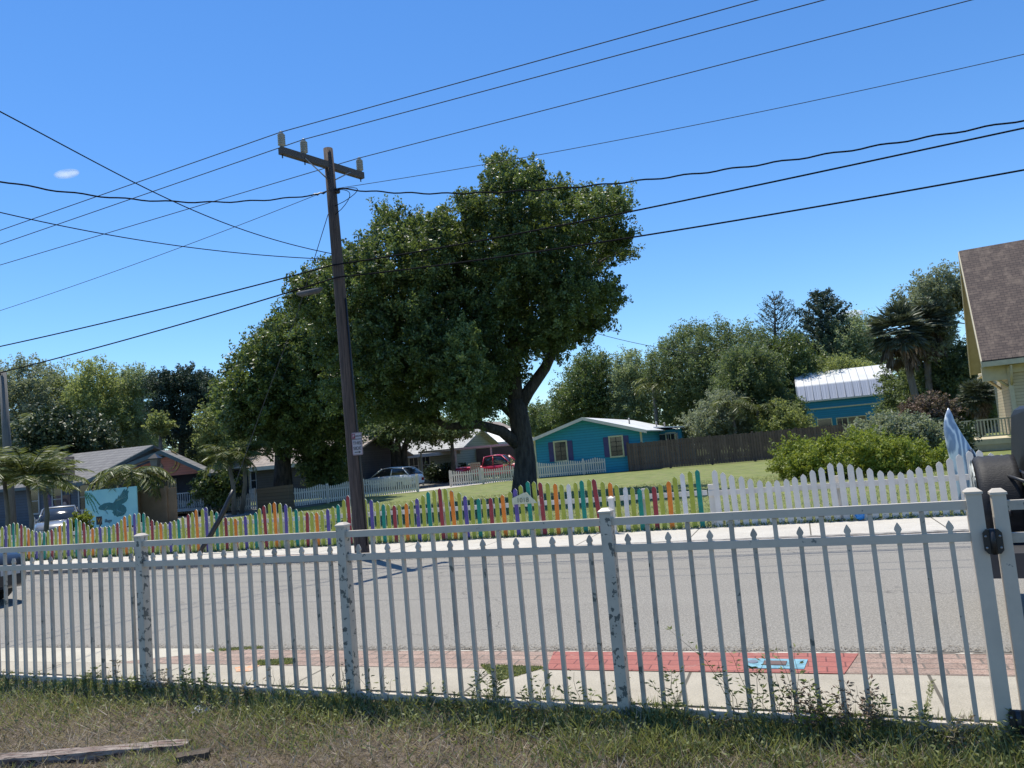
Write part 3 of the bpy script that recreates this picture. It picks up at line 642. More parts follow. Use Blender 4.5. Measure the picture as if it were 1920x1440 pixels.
# ------------------------------------------------------------------ small white fences by the houses
def pfence(label, P0, P1, h=.95, sp=.135, w=.04, per=13, amp=.14, post_every=2.4, stops=True, group=None, mat=WHITE, name='picket_fence'):
    a = np.array([*P0[:2], 0.]); b = np.array([*P1[:2], 0.]); L = np.linalg.norm(b-a); X = (b-a)/L; Y = np.array([-X[1], X[0], 0])
    f = lambda p, q, r: a+X*p+Y*q+np.array([0, 0, r])
    t = thing(name, label, 'fence', tuple((a+b)/2), math.atan2(X[1], X[0]), group)
    m = MB(f); n = int(L/sp)
    for i in range(n+1):
        x = (i % per)/per; hh = h-amp+amp*abs(2*x-1)**1.5; m.m = 0; u = i*L/n; z1 = .06+hh
        m.prism([(u-w, .06), (u+w, .06), (u+w, z1-.05), (u, z1), (u-w, z1-.05)], -.02, 0)
    obj('picket_panel', m, mat, t)
    for z in (.18, h*.68):
        m = MB(f); m.box(0, L, .003, .04, z, z+.08); obj('rail', m, mat, t)
    k = max(1, round(L/post_every))
    for i in range(k+1):
        m = MB(f); u = L*i/k; m.box(u-.05, u+.05, .042, .14, 0, h+.03); obj('post', m, mat, t)
    return t
pfence('white picket fence beneath the windows of the turquoise cottage', G(1010, 897.5), G(1182, 883))
pfence('white picket fence in front of the red pickup truck', G(845, 913), G(968, 903))
pfence('white picket fence in front of the parked white car', G(684, 934), G(785, 922.5), .98)
pfence('white picket fence between the brown plank board and the utility pole', G(546, 953), G(682, 935), .95)
pfence('short white picket fence left of the brown plank board', G(330, 966), G(482, 957), .8)
pfence('white picket fence behind the leaning guy wire guard', G(336, 950), G(478, 940), .85)
pfence('white picket fence under the palms before the mural wall', G(58, 1003), G(162, 992), .8, per=7, amp=.3)

# ================================================================== UTILITY POLE AND WIRES
pb = G(680, 1047, .0); pu_, pt_, _ = ut(pb); TP = pt_
ptop = at(615, 279, pb[1]+.02)
pole = thing('utility_pole', 'dark wooden utility pole with a crossarm leaning slightly over the far kerb', 'utility pole', (pb[0], pb[1], 0))
def pp(k): return pb+(np.array(ptop)-pb)*k      # point up the pole, k in 0..1
m = MB(); m.tube([tuple(pp(k)) for k in (-.03, 0, .2, .5, .8, 1)], [.135, .135, .125, .115, .10, .088], 14); obj('shaft', m, CREOS, pole)
m = MB(); m.tube([tuple(pp(k)+np.array([.118-.02*k, -.07, 0])) for k in (.03, .2, .4, .62)], .017, 6); obj('conduit', m, BLACKM, pole)
za = 7.35; a1, a2 = G(525, 282, za), G(680, 330, za); ad = (a2-a1)/np.linalg.norm(a2-a1); pc = pp(.957)
off = np.array([ad[1], -ad[0], 0])*.14
ca_ = a1-off*0; m = MB(lambda a, b, h: a1+ad*a+np.array([ad[1], -ad[0], 0])*b+np.array([0, 0, h])); LA = np.linalg.norm(a2-a1)
m.box(0, LA, -.05, .05, -.062, .062); arm = obj('crossarm', m, WOODX, pole)
def armp(a, h, b=0): return a1+ad*a+np.array([ad[1], -ad[0], 0])*b+np.array([0, 0, h])
sh = float((pc-a1)@ad)
for e in (sh-.62, sh+.45):
    m = MB(); q = pp(.915); m.tube([tuple(armp(e, -.03, .06)), tuple((q[0], q[1], q[2]))], .012, 5); obj('brace', m, STEEL, pole)
ins = []
for a in (.045, sh*.46+.02, LA-.06):
    m = MB(); base = armp(a, .062)
    prof = [(.035, 0), (.04, .03)]
    for k in range(6): prof += [(.045, .04+k*.035), (.068, .048+k*.035), (.068, .058+k*.035), (.046, .066+k*.035)]
    prof += [(.05, .255), (.03, .275), (.035, .29), (.012, .31)]
    m.lathe(base, prof, 14); i_ = obj('insulator', m, PORC, pole); m = MB(); m.tube([tuple(armp(a, -.13)), tuple(armp(a, -.062))], .012, 6); obj('bolt', m, BLACKM, i_); ins.append(base+np.array([0, 0, .29]))
m = MB(); q = pp(.888); m.lathe((q[0]+.12, q[1]-.04, q[2]-.04), [(.03, 0), (.05, .02), (.05, .06), (.03, .08)], 10); obj('spool_insulator', m, BLACKP, pole)
for k, (x, z) in enumerate(((.30, .24), (.45, .16))):
    m = MB(); m.tube([tuple(q+np.array([.06+x*math.sin(t*math.pi)**.8, -.1, .02-z*2*t+.12*math.sin(t*math.pi)])) for t in [j/10 for j in range(11)]], .007, 5); obj('jumper_wire', m, BLACKW, pole)
# splice bundle on the left of the pole
m = MB(); m.tube([tuple(q+np.array([-.10-.05*j, -.03*j, .02-.018*j+.01*(-1)**j])) for j in range(6)], [.012, .022, .014, .024, .014, .01], 6); obj('clamp', m, BLACKP, pole)
# parking sign on the pole
sg = thing('parking_sign', 'small white parking sign with red symbol fixed to the utility pole', 'sign', tuple(pp(.19)))
c0 = at(669.5, 832, pb[1]-.17); sc = .11; hh_ = .205
m = MB(lambda a, b, h: c0+UX*a*.98+np.array([0, 0, 1])*h+NX*b)
def rrect(w, h, r): return [(sx*(w-r)+r*math.cos(t), sz*(h-r)+r*math.sin(t)) for sx, sz, t0 in ((1, 1, 0), (-1, 1, 90), (-1, -1, 180), (1, -1, 270)) for t in [rad(t0+k*22.5) for k in range(5)]]
m.prism(rrect(sc, hh_, .025), 0, .006); pl = obj('sign_plate', m, M('sign_white', (.42, .38, .40), (.36, .33, .35), 8, .5), sg)
SR = M('sign_red', (.20, .03, .06), (.16, .02, .04), 8, .5); SK = M('sign_black', (.03, .03, .035), None, 5, .5)
m = MB(lambda a, b, h: c0+UX*a+np.array([0, 0, 1])*h+NX*b); fr = rrect(sc-.006, hh_-.006, .022); fi = rrect(sc-.013, hh_-.013, .018); n_ = len(fr)
for k in range(n_):
    l = (k+1) % n_; m.face([m.V(fr[k][0], -.003, fr[k][1]), m.V(fr[l][0], -.003, fr[l][1]), m.V(fi[l][0], -.003, fi[l][1]), m.V(fi[k][0], -.003, fi[k][1])])
obj('border', m, SR, pl)
m = MB(lambda a, b, h: c0+UX*a+np.array([0, 0, 1])*h+NX*b); m.box(-.092, -.03, -.005, -.002, .095, .18); obj('no_parking_symbol', m, SR, pl)
m = MB(lambda a, b, h: c0+UX*a+np.array([0, 0, 1])*h+NX*b); m.box(-.094, .094, -.005, -.002, .078, .088); obj('divider', m, SK, pl)
text('letter_p', 'P', .075, M('sign_letter', (.6, .55, .57), None, 5, .5), pl, c0+UX*-.061+np.array([0, 0, .137])-NX*.006, UX, (0, 0, 1), .001)
text('lettering', 'PARKING', .036, SK, pl, c0+UX*.034+np.array([0, 0, .137])-NX*.004, UX, (0, 0, 1), .001)
text('lettering', 'THIS', .085, SK, pl, c0+np.array([0, 0, .01])-NX*.004, UX, (0, 0, 1), .001)
text('lettering', 'SIDE', .085, SK, pl, c0+np.array([0, 0, -.085])-NX*.004, UX, (0, 0, 1), .001)
m = MB(lambda a, b, h: c0+UX*a+np.array([0, 0, 1])*h+NX*b); m.prism([(-.06, -.158), (.03, -.158), (.03, -.172), (.07, -.152), (.03, -.132), (.03, -.146), (-.06, -.146)], -.005, -.002); obj('arrow', m, SK, pl)

def wire(name, label, spans, r, mat=ALU, cat='wire', wob=0., group=None):
    """spans: lists of points; each span hangs as one parabola, its ends pinned"""
    out = []
    for sp in spans:
        sp, w = sp if isinstance(sp, tuple) else (sp, None); P = np.array(sp, float); s = np.concatenate([[0], np.cumsum(np.linalg.norm(np.diff(P, axis=0), axis=1))]); w = np.ones(len(P)) if w is None else np.array(w, float)
        dg = 3 if len(P) >= 6 else 2 if len(P) > 2 else 1; A = np.stack([s**e for e in range(dg+1)], 1)*w[:, None]
        n = max(24, int(s[-1]/.12)) if wob else 40; q = np.linspace(0, s[-1], n); B = np.stack([q**e for e in range(dg+1)], 1)
        out += list(B@np.linalg.lstsq(A, P*w[:, None], rcond=None)[0])[(1 if out else 0):]
    if wob:
        s = 0
        for k in range(1, len(out)): s += np.linalg.norm(out[k]-out[k-1]); out[k] = out[k]+np.array([0, 0, wob*math.sin(s*9)])
    m = MB(); m.tube([tuple(q) for q in out], r, 5); return obj(name, m, mat, label=label, cat=cat, group=group)
ti = [ut(p)[1] for p in ins]
def seg(t, pts): return [FP(x, y, t) for x, y in pts]
def ext(t, L, mid, R_, s=9.):     # continue past the frame on both sides
    sp = []
    if L: P = seg(t, L)+mid; d = P[0]-P[1]; sp.append(([P[0]+d/np.linalg.norm(d)*s]+P, [.15]+[1]*(len(P)-1)+[300]))
    if R_: P = mid+seg(t, R_); d = P[-1]-P[-2]; sp.append((P+[P[-1]+d/np.linalg.norm(d)*s], [300]+[1]*(len(P)-1)+[.15]))
    return sp
wire('power_line', 'thin conductor over the leftmost insulator, topmost of the lines crossing the sky', ext(ti[0], [(0, 432)], [ins[0]], [(1420, 0)]), .0085)
wire('power_line', 'thin conductor over the middle insulator, second from the top', ext(ti[1], [(0, 458)], [ins[1]], [(1545, 0)]), .0085)
wire('power_line', 'thin conductor over the rightmost insulator of the crossarm', ext(ti[2], [(0, 497)], [ins[2]], [(1810, 3)]), .0085)
k80 = pp(.888)
wire('neutral_wire', 'thin single wire tied to the pole just under the crossarm', ext(TP-.1, [(0, 580), (300, 482)], [k80+np.array([0, -.12, .02])], [(1000, 297), (1400, 215), (1920, 98)]), .006)
wire('twisted_cable', 'twisted black service cable from the pole sagging to the upper right edge', ext(TP-.1, [], [k80+np.array([.15, -.1, .03])], [(760, 365), (900, 361), (1200, 340), (1500, 293), (1920, 228)]), .014, BLACKW, 'cable', .012)
wire('telephone_cable', 'thick black cable crossing the pole, upper of the lowest pair', ext(TP-.16, [(0, 648), (300, 583)], [FP(625, 497, TP-.16)], [(850, 463), (1050, 424), (1200, 392), (1500, 327), (1920, 243)]), .014, BLACKW, 'cable')
wire('telephone_cable', 'thick black cable crossing the pole, lowest one running off at the right edge', ext(TP-.17, [(0, 697), (300, 622), (520, 556)], [FP(632, 520, TP-.17)], [(850, 493), (1220, 440), (1500, 394), (1920, 318)]), .014, BLACKW, 'cable')
def drop(pts, e): 
    P = [at(x, y, D) for x, y, D in pts]; a = P[0]+(P[0]-P[1])*e; return [a]+P
wire('twisted_cable', 'twisted black cable from the pole to the left edge, sagging slightly', [drop([(0, 338, 10.4), (150, 360, 11.2), (350, 382, 12.5)], .5)+[k80+np.array([-.3, -.12, -.05])]], .013, BLACKW, 'cable', .011)
wire('service_wire', 'black wire descending steeply from the upper left corner region to the pole', [drop([(0, 210, 8.7), (180, 305, 10.1), (350, 388, 11.8), (480, 440, 13.0)], .5)+[pp(.732)]], .0085, BLACKW)
wire('service_wire', 'black wire from the left edge sagging to the pole below the twisted cable', [drop([(0, 393, 10.5), (300, 455, 12.3), (450, 479, 13.2)], .5)+[pp(.722)]], .0085, BLACKW)
wire('service_wire', 'short distant wire seen beyond the big oak above the teal cottage', [[at(1040, 600, 52), at(1130, 628, 55), at(1235, 652, 58), at(1320, 664, 60)]], .022, ALU)
# splice case hanging on the lowest cable
m = MB(); e0, e1 = FP(556, 546, TP-.17), FP(604, 536, TP-.17); dz = np.array([0, 0, -.07]); mdl = (e0+e1)/2
m.tube([tuple(e0+dz*.6), tuple(e0+(e1-e0)*.15+dz), tuple(e0+(e1-e0)*.85+dz), tuple(e1+dz*.6)], [.02, .055, .055, .02], 10); obj('splice_case', m, M('splice_grey', (.12, .12, .125), (.08, .08, .085), 9, .8, spec=.2), label='grey splice case hanging from the lower cable left of the pole', cat='splice case')
# guy wire with its black guard
gb = G(375, 1040, .06); ga = pp(.835)+np.array([-.1, 0, 0]); gq = at(437, 919, gb[1]+.25)
gw = thing('guy_wire', 'leaning guy wire with a curved black guard anchored in the far sidewalk', 'guy wire', tuple(gb))
g1 = at(395, 1003, gb[1]+.02); g2 = at(418, 962, gb[1]+.12)
m = MB(); m.tube([tuple(gb), tuple(at(380, 1026, gb[1])), tuple(g1), tuple(g2), tuple(at(430, 935, gb[1]+.2)), tuple(gq)], [.045, .05, .055, .055, .045, .04], 10); obj('guard', m, BLACKP, gw)
m = MB(); m.tube([tuple(gb), tuple(gq), tuple(at(486, 780, gb[1]+.3)), tuple(at(560, 580, (gb[1]+ga[1])/2)), tuple(ga)], .0075, 5); obj('strand', m, ALU, gw)

# second pole at the left edge and the street lamp
p0 = at(22, 960, 32); p0[2] = 0; p1 = at(5, 697, 32)
lp = thing('utility_pole', 'bare grey wooden utility pole at the left edge', 'utility pole', tuple(p0))
m = MB(); m.tube([tuple(p0), tuple((p0+p1)/2), tuple(p1)], [.19, .16, .13], 12); obj('shaft', m, POLEGREY, lp)
m = MB(); q = p1-np.array([0, 0, .15]); m.tube([tuple(q), tuple(q+np.array([.0, -.25, .05]))], .03, 6); obj('bracket', m, BLACKM, lp)
l0 = at(294, 930, 36); l0[2] = 0; l1 = at(292, 846, 36)
la = thing('street_lamp', 'black street lamp with a square lantern in front of the mural gable', 'street lamp', tuple(l0))
m = MB(); x, y, zt = l1; zt -= .05
m.lathe((l0[0], l0[1], 0), [(.16, 0), (.16, .25), (.09, .35), (.06, .5), (.05, zt-.85), (.09, zt-.80), (.05, zt-.76)], 12); obj('post', m, BLACKM, la)
m = MB(); m.loft([[(l0[0]+sx*s, l0[1]+sy*s, zt-.74+h) for sx, sy in ((-1, -1), (1, -1), (1, 1), (-1, 1))] for s, h in ((.12, 0), (.19, .42))], smooth=False); ln_ = obj('lantern', m, M('frosted_glass', (.16, .17, .17), (.12, .12, .12), 5, .3), la)
m = MB(); m.loft([[(l0[0]+sx*s, l0[1]+sy*s, zt-.32+h) for sx, sy in ((-1, -1), (1, -1), (1, 1), (-1, 1))] for s, h in ((.24, 0), (.24, .04), (.08, .2), (.02, .26))], smooth=False); obj('lantern_roof', m, BLACKM, ln_)

# ================================================================== HOUSES
CREAM = M('cream_trim', (.62, .60, .38), (.52, .50, .31), 5, .6)
def window(f, par, a, z, w, h, b=0., trim=CREAM, tw=.07, muntins=(1, 2), mt=None, glass=GLASS):
    """opening centred at a, sill at z, on the wall face b: frame > pane"""
    m = MB(f); x0, x1 = a-w/2, a+w/2
    m.box(x0-tw, x1+tw, b-.05, b-.002, z+h, z+h+tw); m.box(x0-tw, x1+tw, b-.065, b-.002, z-tw, z)
    m.box(x0-tw, x0, b-.05, b-.002, z, z+h); m.box(x1, x1+tw, b-.05, b-.002, z, z+h); fr = obj('window', m, trim, par)
    m = MB(f); m.box(x0, x1, b-.012, b-.004, z, z+h); obj('pane', m, glass, fr)
    m = MB(f); t = .02
    for k in range(1, muntins[0]+1): c = x0+w*k/(muntins[0]+1); m.box(c-t, c+t, b-.03, b-.014, z, z+h)
    for k in range(1, muntins[1]+1): c = z+h*k/(muntins[1]+1); m.box(x0, x1, b-.034, b-.016, c-t, c+t)
    if muntins[0]+muntins[1]: obj('muntins', m, mt or trim, fr)
    return fr
def gable_roof(f, par, a0, a1, b0, b1, ze, zr, ov, mat, ridge='b', th=.10, name='roof', trim=None, am=None):
    """ridge along b (gable ends at b0/b1) or along a"""
    m = MB(f)
    if ridge == 'b':
        am = (a0+a1)/2 if am is None else am; sl = (zr-ze)/(am-a0); sr = (zr-ze)/(a1-am)
        for x, s, sg in ((a0-ov, sl, 1), (a1+ov, sr, -1)):
            z = ze-ov*s; m.prism([(x, z), (x, z+th), (am, zr+th), (am, zr)], b0-ov, b1+ov)
    else:
        bm = (b0+b1)/2 if am is None else am; g = lambda a, b, h: f(b, a, h); m.f = g
        sl = (zr-ze)/(bm-b0); sr = (zr-ze)/(b1-bm)
        for x, s in ((b0-ov, sl), (b1+ov, sr)):
            z = ze-ov*s; m.prism([(x, z), (x, z+th), (bm, zr+th), (bm, zr)], a0-ov, a1+ov)
    r = obj(name, m, mat, par)
    if trim and ridge == 'b':
        m = MB(f)
        for bb in (b0-ov-.02,):
            m.prism([(a0-ov-.02, ze-ov*sl-.12), (a0-ov-.02, ze-ov*sl+th+.01), (am, zr+th+.02), (am, zr-.10)], bb-.02, bb+.018)
            m.prism([(a1+ov+.02, ze-ov*sr-.12), (a1+ov+.02, ze-ov*sr+th+.01), (am, zr+th+.02), (am, zr-.10)], bb-.021, bb+.017)
        obj('fascia', m, trim, r)
    return r
def gable_wall(m, a0, a1, b0, b1, ze, zr, z0=0., am=None):
    am = (a0+a1)/2 if am is None else am; m.prism([(a0, z0), (a1, z0), (a1, ze), (am, zr), (a0, ze)], b0, b1)
TEAL = mat_boards('teal_siding', (.018, .25, .38), (.022, .295, .44), .16, 2, .35)
TEALB = mat_boards('teal_barn_siding', (.016, .21, .36), (.02, .25, .41), .16, 2, .3)
WROOF = M('white_metal_roof', (.72, .72, .70), (.60, .60, .58), .6, .45)
PURP = M('purple_shutter', (.06, .055, .17), (.05, .045, .14), 5, .6)
# --- turquoise cottage
U0, T0 = -15.6, 46.07; f = frame(U0, T0)
h1 = thing('teal_cottage', 'turquoise cottage with cream window frames, purple shutters and a white roof behind the lawn', 'house', S(U0+3.2, T0))
m = MB(f); gable_wall(m, 0, 6.75, 0, 14.5, 2.42, 3.40, am=3.35); wl_ = obj('wall', m, TEAL, h1)
gable_roof(f, h1, 0, 6.75, 0, 14.5, 2.42, 3.42, .42, WROOF, trim=WHITE, am=3.35, th=.07)
for a in (1.67, 5.2):
    window(f, h1, a, .98, .72, 1.14, 0, CREAM, .09, (1, 3), BLACKM)
    for s in (-1, 1): m = MB(f); m.box(a+s*.62-.16, a+s*.62+.16, -.04, -.003, .94, 2.16); obj('shutter', m, PURP, h1)
for a in (0., 6.75): m = MB(f); m.box(a-.05, a+.05, -.05, .06, 0, 2.36); obj('corner_board', m, CREAM, h1)
# right wing set back
we = ut(FP(1278, 815, T0+6.5))[0]-U0; m = MB(f); m.box(6.76, we, 6.5, 13.5, 0, 2.35); wg = obj('wing_wall', m, TEALB, h1)
m = MB(f); m.prism([(6.5, 2.56), (6.5, 2.64), (we+.3, 2.50), (we+.3, 2.42)], 5.9, 14.0); obj('wing_roof', m, WROOF, h1)
window(f, h1, 7.5, .9, .55, 1.2, 6.5, CREAM, .07, (1, 1)); window(f, h1, we-.9, 1.3, 1.2, .75, 6.5, M('grey_trim', (.3, .33, .35), None, 5, .6), .06, (1, 0))
for k, (a, b) in enumerate(((5.2, 4.5), (6.2, 9.0), (6.4, 11.3))):
    m = MB(f); z = 3.42-(a-3.35)*.29; m.lathe((a, b, z), [(.05, 0), (.05, .35), (.09, .36), (.03, .45)], 8); obj('roof_vent', m, STEEL, h1)
# --- teal barn with gambrel metal roof
mr, nt, p = nodes('ribbed_metal'); tcx = coord(nt); sx = nt.nodes.new('ShaderNodeSeparateXYZ'); nt.links.new(tcx, sx.inputs[0])
wv = nt.nodes.new('ShaderNodeTexNoise'); wv.noise_dimensions = '1D'; wv.inputs['Scale'].default_value = 14; nt.links.new(sx.outputs[0], wv.inputs['W'])
r = ramp(nt, (.3, .75), ((.50, .53, .60), (.22, .25, .32))); nt.links.new(wv.outputs[0], r.inputs[0]); nt.links.new(r.outputs[0], p.inputs['Base Color']); p.inputs['Roughness'].default_value = .45
RIB = mr
q = ut(at(1500, 745, 60)); U0, T0 = q[0]+.05, q[1]; f = frame(U0, T0)
h2 = thing('teal_barn', 'two-storey teal barn with a white metal gambrel roof among the trees', 'barn', S(U0+3.2, T0))
WB = 6.45; m = MB(lambda a, b, h: f(b, a, h))
m.prism([(0, 0), (6.4, 0), (6.4, 3.75), (5.6, 4.85), (3.2, 5.98), (.8, 4.85), (0, 3.75)], 0, WB); obj('wall', m, TEALB, h2)
g_ = lambda a, b, h: f(b, a, h)
for pts, mt in ((((-.12, 3.70), (-.06, 3.78), (.72, 4.93), (.66, 4.90)), RIB), (((.66, 4.90), (.72, 4.98), (3.2, 6.12), (3.2, 6.04)), WROOF), (((3.2, 6.04), (3.2, 6.12), (5.7, 4.98), (5.7, 4.9)), WROOF), (((5.7, 4.9), (5.75, 4.96), (6.5, 3.78), (6.5, 3.7)), RIB)):
    m = MB(g_); m.prism(list(pts), -.28, WB+.3); rf = obj('roof_panel', m, mt, h2)
m = MB(f)
for k in range(13):
    a = -.2+k*(WB+.4)/12; m.prism([(a-.02, 3.76), (a+.02, 3.76), (a+.02, 3.80), (a-.02, 3.80)], -.1, -.06)
for k in range(13):
    a = -.22+k*(WB+.44)/12; t_ = m.f; m.f = g_; m.prism([(-.10, 3.745), (-.14, 3.80), (.70, 4.99), (3.2, 6.15), (3.2, 6.115), (.73, 4.955)], a-.018, a+.018); m.f = t_
obj('roof_seam', m, M('seam_grey', (.25, .27, .30), None, 5, .5), h2)
m = MB(f); m.box(-.3, WB+.32, -.17, -.12, 3.62, 3.74); m.box(-.3, -.24, -.17, -.12, 3.74, 4.9); m.box(WB+.26, WB+.33, -.17, -.12, 3.74, 4.92); obj('fascia', m, WHITE, h2)
m = MB(f); m.box(-.02, WB+.03, -.04, -.003, 3.0, 3.10); m.box(WB-.1, WB+.03, -.045, -.004, 0, 3.0); m.box(WB-.1, WB+.03, -.045, -.004, 3.10, 3.6); m.box(-.03, .09, -.045, -.004, 0, 3.0); obj('trim', m, CREAM, h2)
window(f, h2, 1.5, 1.55, .95, .65, 0, CREAM, .07, (0, 0)); window(f, h2, 2.75, 1.62, .7, .55, 0, CREAM, .07, (1, 0)); window(f, h2, 3.8, 1.45, 1.2, .72, 0, CREAM, .07, (0, 0), glass=M('tan_blind', (.22, .17, .10), None, 4, .6)); window(f, h2, 5.6, 1.7, .9, .75, 0, CREAM, .07, (0, 0), glass=M('dim_blind', (.14, .13, .09), None, 4, .6))
# --- yellow house at the right edge
YW = mat_boards('yellow_siding', (.46, .38, .255), (.52, .44, .30), .13, 2, .5); YT = M('yellow_trim', (.56, .49, .34), (.48, .42, .29), 4, .6); YS = M('soffit_yellow', (.44, .37, .25), (.38, .32, .21), 4, .7)
SH = mat_shingle('brown_shingles', (.125, .09, .075), (.088, .064, .056), (.045, .034, .032), .115, (.24, .18, .14))
ZE = 3.6; P = G(1842, 682, ZE); q = ut(P); f = frame(q[0], q[1], 0, -8)     # origin: lower left roof corner, a to the right, b away
h3 = thing('yellow_house', 'yellow clapboard house with a steep brown shingle roof at the right edge', 'house', tuple(f(6, 6, 0)), STREET-rad(8))
RB = 4.6; RH = RB*1.18
m = MB(lambda a, b, h: f(b, a, h)); m.prism([(0, ZE), (-.03, ZE+.12), (RB, ZE+RH+.14), (RB, ZE+RH)], 0, 14); m.prism([(RB, ZE+RH), (RB, ZE+RH+.14), (2*RB+.03, ZE+.12), (2*RB, ZE)], 0, 14); obj('roof', m, SH, h3)
m = MB(lambda a, b, h: f(b, a, h)); m.prism([(-.04, ZE-.16), (-.04, ZE+.10), (RB, ZE+RH+.10), (RB, ZE+RH-.22)], -.05, -.005); m.prism([(RB, ZE+RH-.22), (RB, ZE+RH+.10), (2*RB, ZE+.1), (2*RB, ZE-.16)], -.05, -.005); obj('bargeboard', m, YT, h3)
m = MB(f); m.box(0, 14, -.04, .02, ZE-.14, ZE+.06); obj('fascia', m, YT, h3)
m = MB(f); m.box(.03, 13.9, .03, .78, ZE-.10, ZE-.04); obj('soffit', m, YS, h3)
GA = .85
m = MB(lambda a, b, h: f(b, a, h)); m.prism([(.8, .6), (2*RB-.8, .6), (2*RB-.8, ZE-.02), (2*RB-.8, ZE+.75), (RB, ZE+RH-.16), (.8, ZE+.75)], GA, 13.5); obj('wall', m, YW, h3)
m = MB(lambda a, b, h: f(b, a, h)); m.prism([(.05, ZE-.02), (.05, ZE+.04), (RB, ZE+RH-.02), (RB, ZE+RH-.1)], .0, GA); m.prism([(2*RB-.05, ZE-.02), (2*RB-.05, ZE+.04), (RB+.001, ZE+RH-.02), (RB+.001, ZE+RH-.1)], .0, GA); obj('gable_soffit', m, YS, h3)
for a in (GA+.0, 1.95, 4.6):
    m = MB(f); m.box(a, a+.16, .72, .80, .6, ZE-.05); obj('corner_board', m, YT, h3)
m = MB(f); m.box(GA, 13.5, .68, .795, ZE-.45, ZE-.12); obj('frieze', m, YT, h3)
for k, (a, dirb) in enumerate(((GA+.05, 0), (1.95, 0), (4.65, 0))):
    m = MB(f); m.tube([(a+.06, .75, ZE-.95), (a+.06, .10, ZE-.2)], .05, 4); m.tube([(a+.06, .72, ZE-.2), (a+.06, .08, ZE-.2)], .045, 4); obj('bracket', m, YT, h3)
for k in range(2):
    m = MB(f); b_ = .9+k*3.4; m.tube([(GA, b_, ZE-1.0), (.06, b_, ZE-.25)], .055, 4); m.tube([(GA, b_, ZE-.25), (.04, b_, ZE-.25)], .05, 4); obj('bracket', m, YT, h3)
m = MB(f); m.box(-.02, GA, .75, 1.0, ZE-.7, ZE-.1); m.box(.0, GA, 1.0, 4.5, ZE-.42, ZE-.36); obj('porch_beam', m, YT, h3)
window(f, h3, 3.3, 1.4, 1.0, 1.5, .8, YT, .12, (0, 1)); window(f, h3, 6.3, 1.4, 1.0, 1.5, .8, YT, .12, (0, 1))
# porch deck with railing on its left side
dk = lambda x, y, D: ut(at(x, y, D))
m = MB(f); m.box(-1.95, GA, 1.5, 5.0, .30, .52); obj('deck', m, YT, h3)
m = MB(f)
for a, b in ((-1.9, 1.55), (-.6, 1.55), (-1.9, 4.8)): m.box(a, a+.12, b, b+.12, 0, .30)
m.box(-1.92, GA, 1.52, 1.56, .02, .30); obj('deck_skirt', m, YS, h3)
m = MB(f); m.box(-1.85, GA, 1.5, 1.56, 1.30, 1.36); m.box(-1.85, GA, 1.5, 1.56, .62, .67)
for k in range(22): a = -1.80+k*.125; m.box(a, a+.05, 1.51, 1.545, .67, 1.30)
m.box(-1.90, -1.84, 1.56, 4.9, 1.30, 1.36); rl = obj('railing', m, YT, h3)
m = MB(f); m.box(-1.97, -1.85, 1.46, 1.58, .30, 1.48); m.lathe((-1.91, 1.52, 1.48), [(.05, 0), (.08, .05), (.05, .1), (.01, .13)], 8); obj('newel_post', m, YT, rl)
m = MB(f); m.tube([(-1.9, 1.5, 1.33), (-2.7, 1.5, .85)], .035, 6)
for k in range(5): a = -2.05-k*.14; z = 1.33-(.14*k+.14)*.6; m.box(a, a+.04, 1.49, 1.52, z-.62, z)
obj('stair_rail', m, YT, rl)
m = MB(f)
for k in range(3): m.box(-2.2-k*.28, -1.95-k*.28, 1.3, 2.6, 0, .40-k*.13)
obj('steps', m, YS, h3)
# --- dark painted house on the left with mural gable
DB = mat_boards('slate_blue_siding', (.035, .055, .085), (.05, .075, .11), .15, 2, .4); GS = mat_shingle('grey_shingles', (.19, .185, .18), (.15, .145, .145), (.09, .09, .09), .16, (.10, .10, .11))
BT = M('blue_trim', (.06, .10, .115), (.045, .08, .09), 4, .6); TRW = M('faded_trim', (.30, .34, .36), (.24, .27, .29), 5, .6)
def facade(x, y, t): return ut(FP(x, y, t))
T0 = 30.4; c1_ = facade(155, 905, T0); U0 = c1_[0]-9.5; f = frame(U0, T0)
def loc(x, y, b=0.): 
    q = facade(x, y, T0+b); return q[0]-U0, q[2]
h4 = thing('mural_house', 'long dark blue house with grey shingle roof and murals on the left', 'house', S(U0+8, T0))
ax, az = loc(170, 892, 0); rx, rz = loc(278, 836, 4.2); ex, ez = 9.95, 2.18
m = MB(f); m.box(-6, 9.75, .0, 8.4, 0, 2.25); m.m = 0; m.f = lambda a, b, h: f(b, a, h); m.prism([(0, 2.25), (8.4, 2.25), (4.2, 3.85)], -6, 9.75); obj('wall', m, DB, h4)
m = MB(lambda a, b, h: f(b, a, h)); m.prism([(-.5, 2.06), (-.5, 2.17), (4.2, 3.98), (4.2, 3.87)], -6.4, 10.15); m.prism([(4.2, 3.87), (4.2, 3.98), (8.9, 2.17), (8.9, 2.06)], -6.4, 10.15); obj('roof', m, GS, h4)
m = MB(lambda a, b, h: f(b, a, h)); m.prism([(-.52, 1.98), (-.52, 2.15), (4.2, 3.96), (4.2, 3.78)], 10.16, 10.2); m.prism([(-.53, 2.0), (-.53, 2.12), (-.5, 2.12), (-.5, 2.0)], -6.4, 10.15); obj('fascia', m, BT, h4)
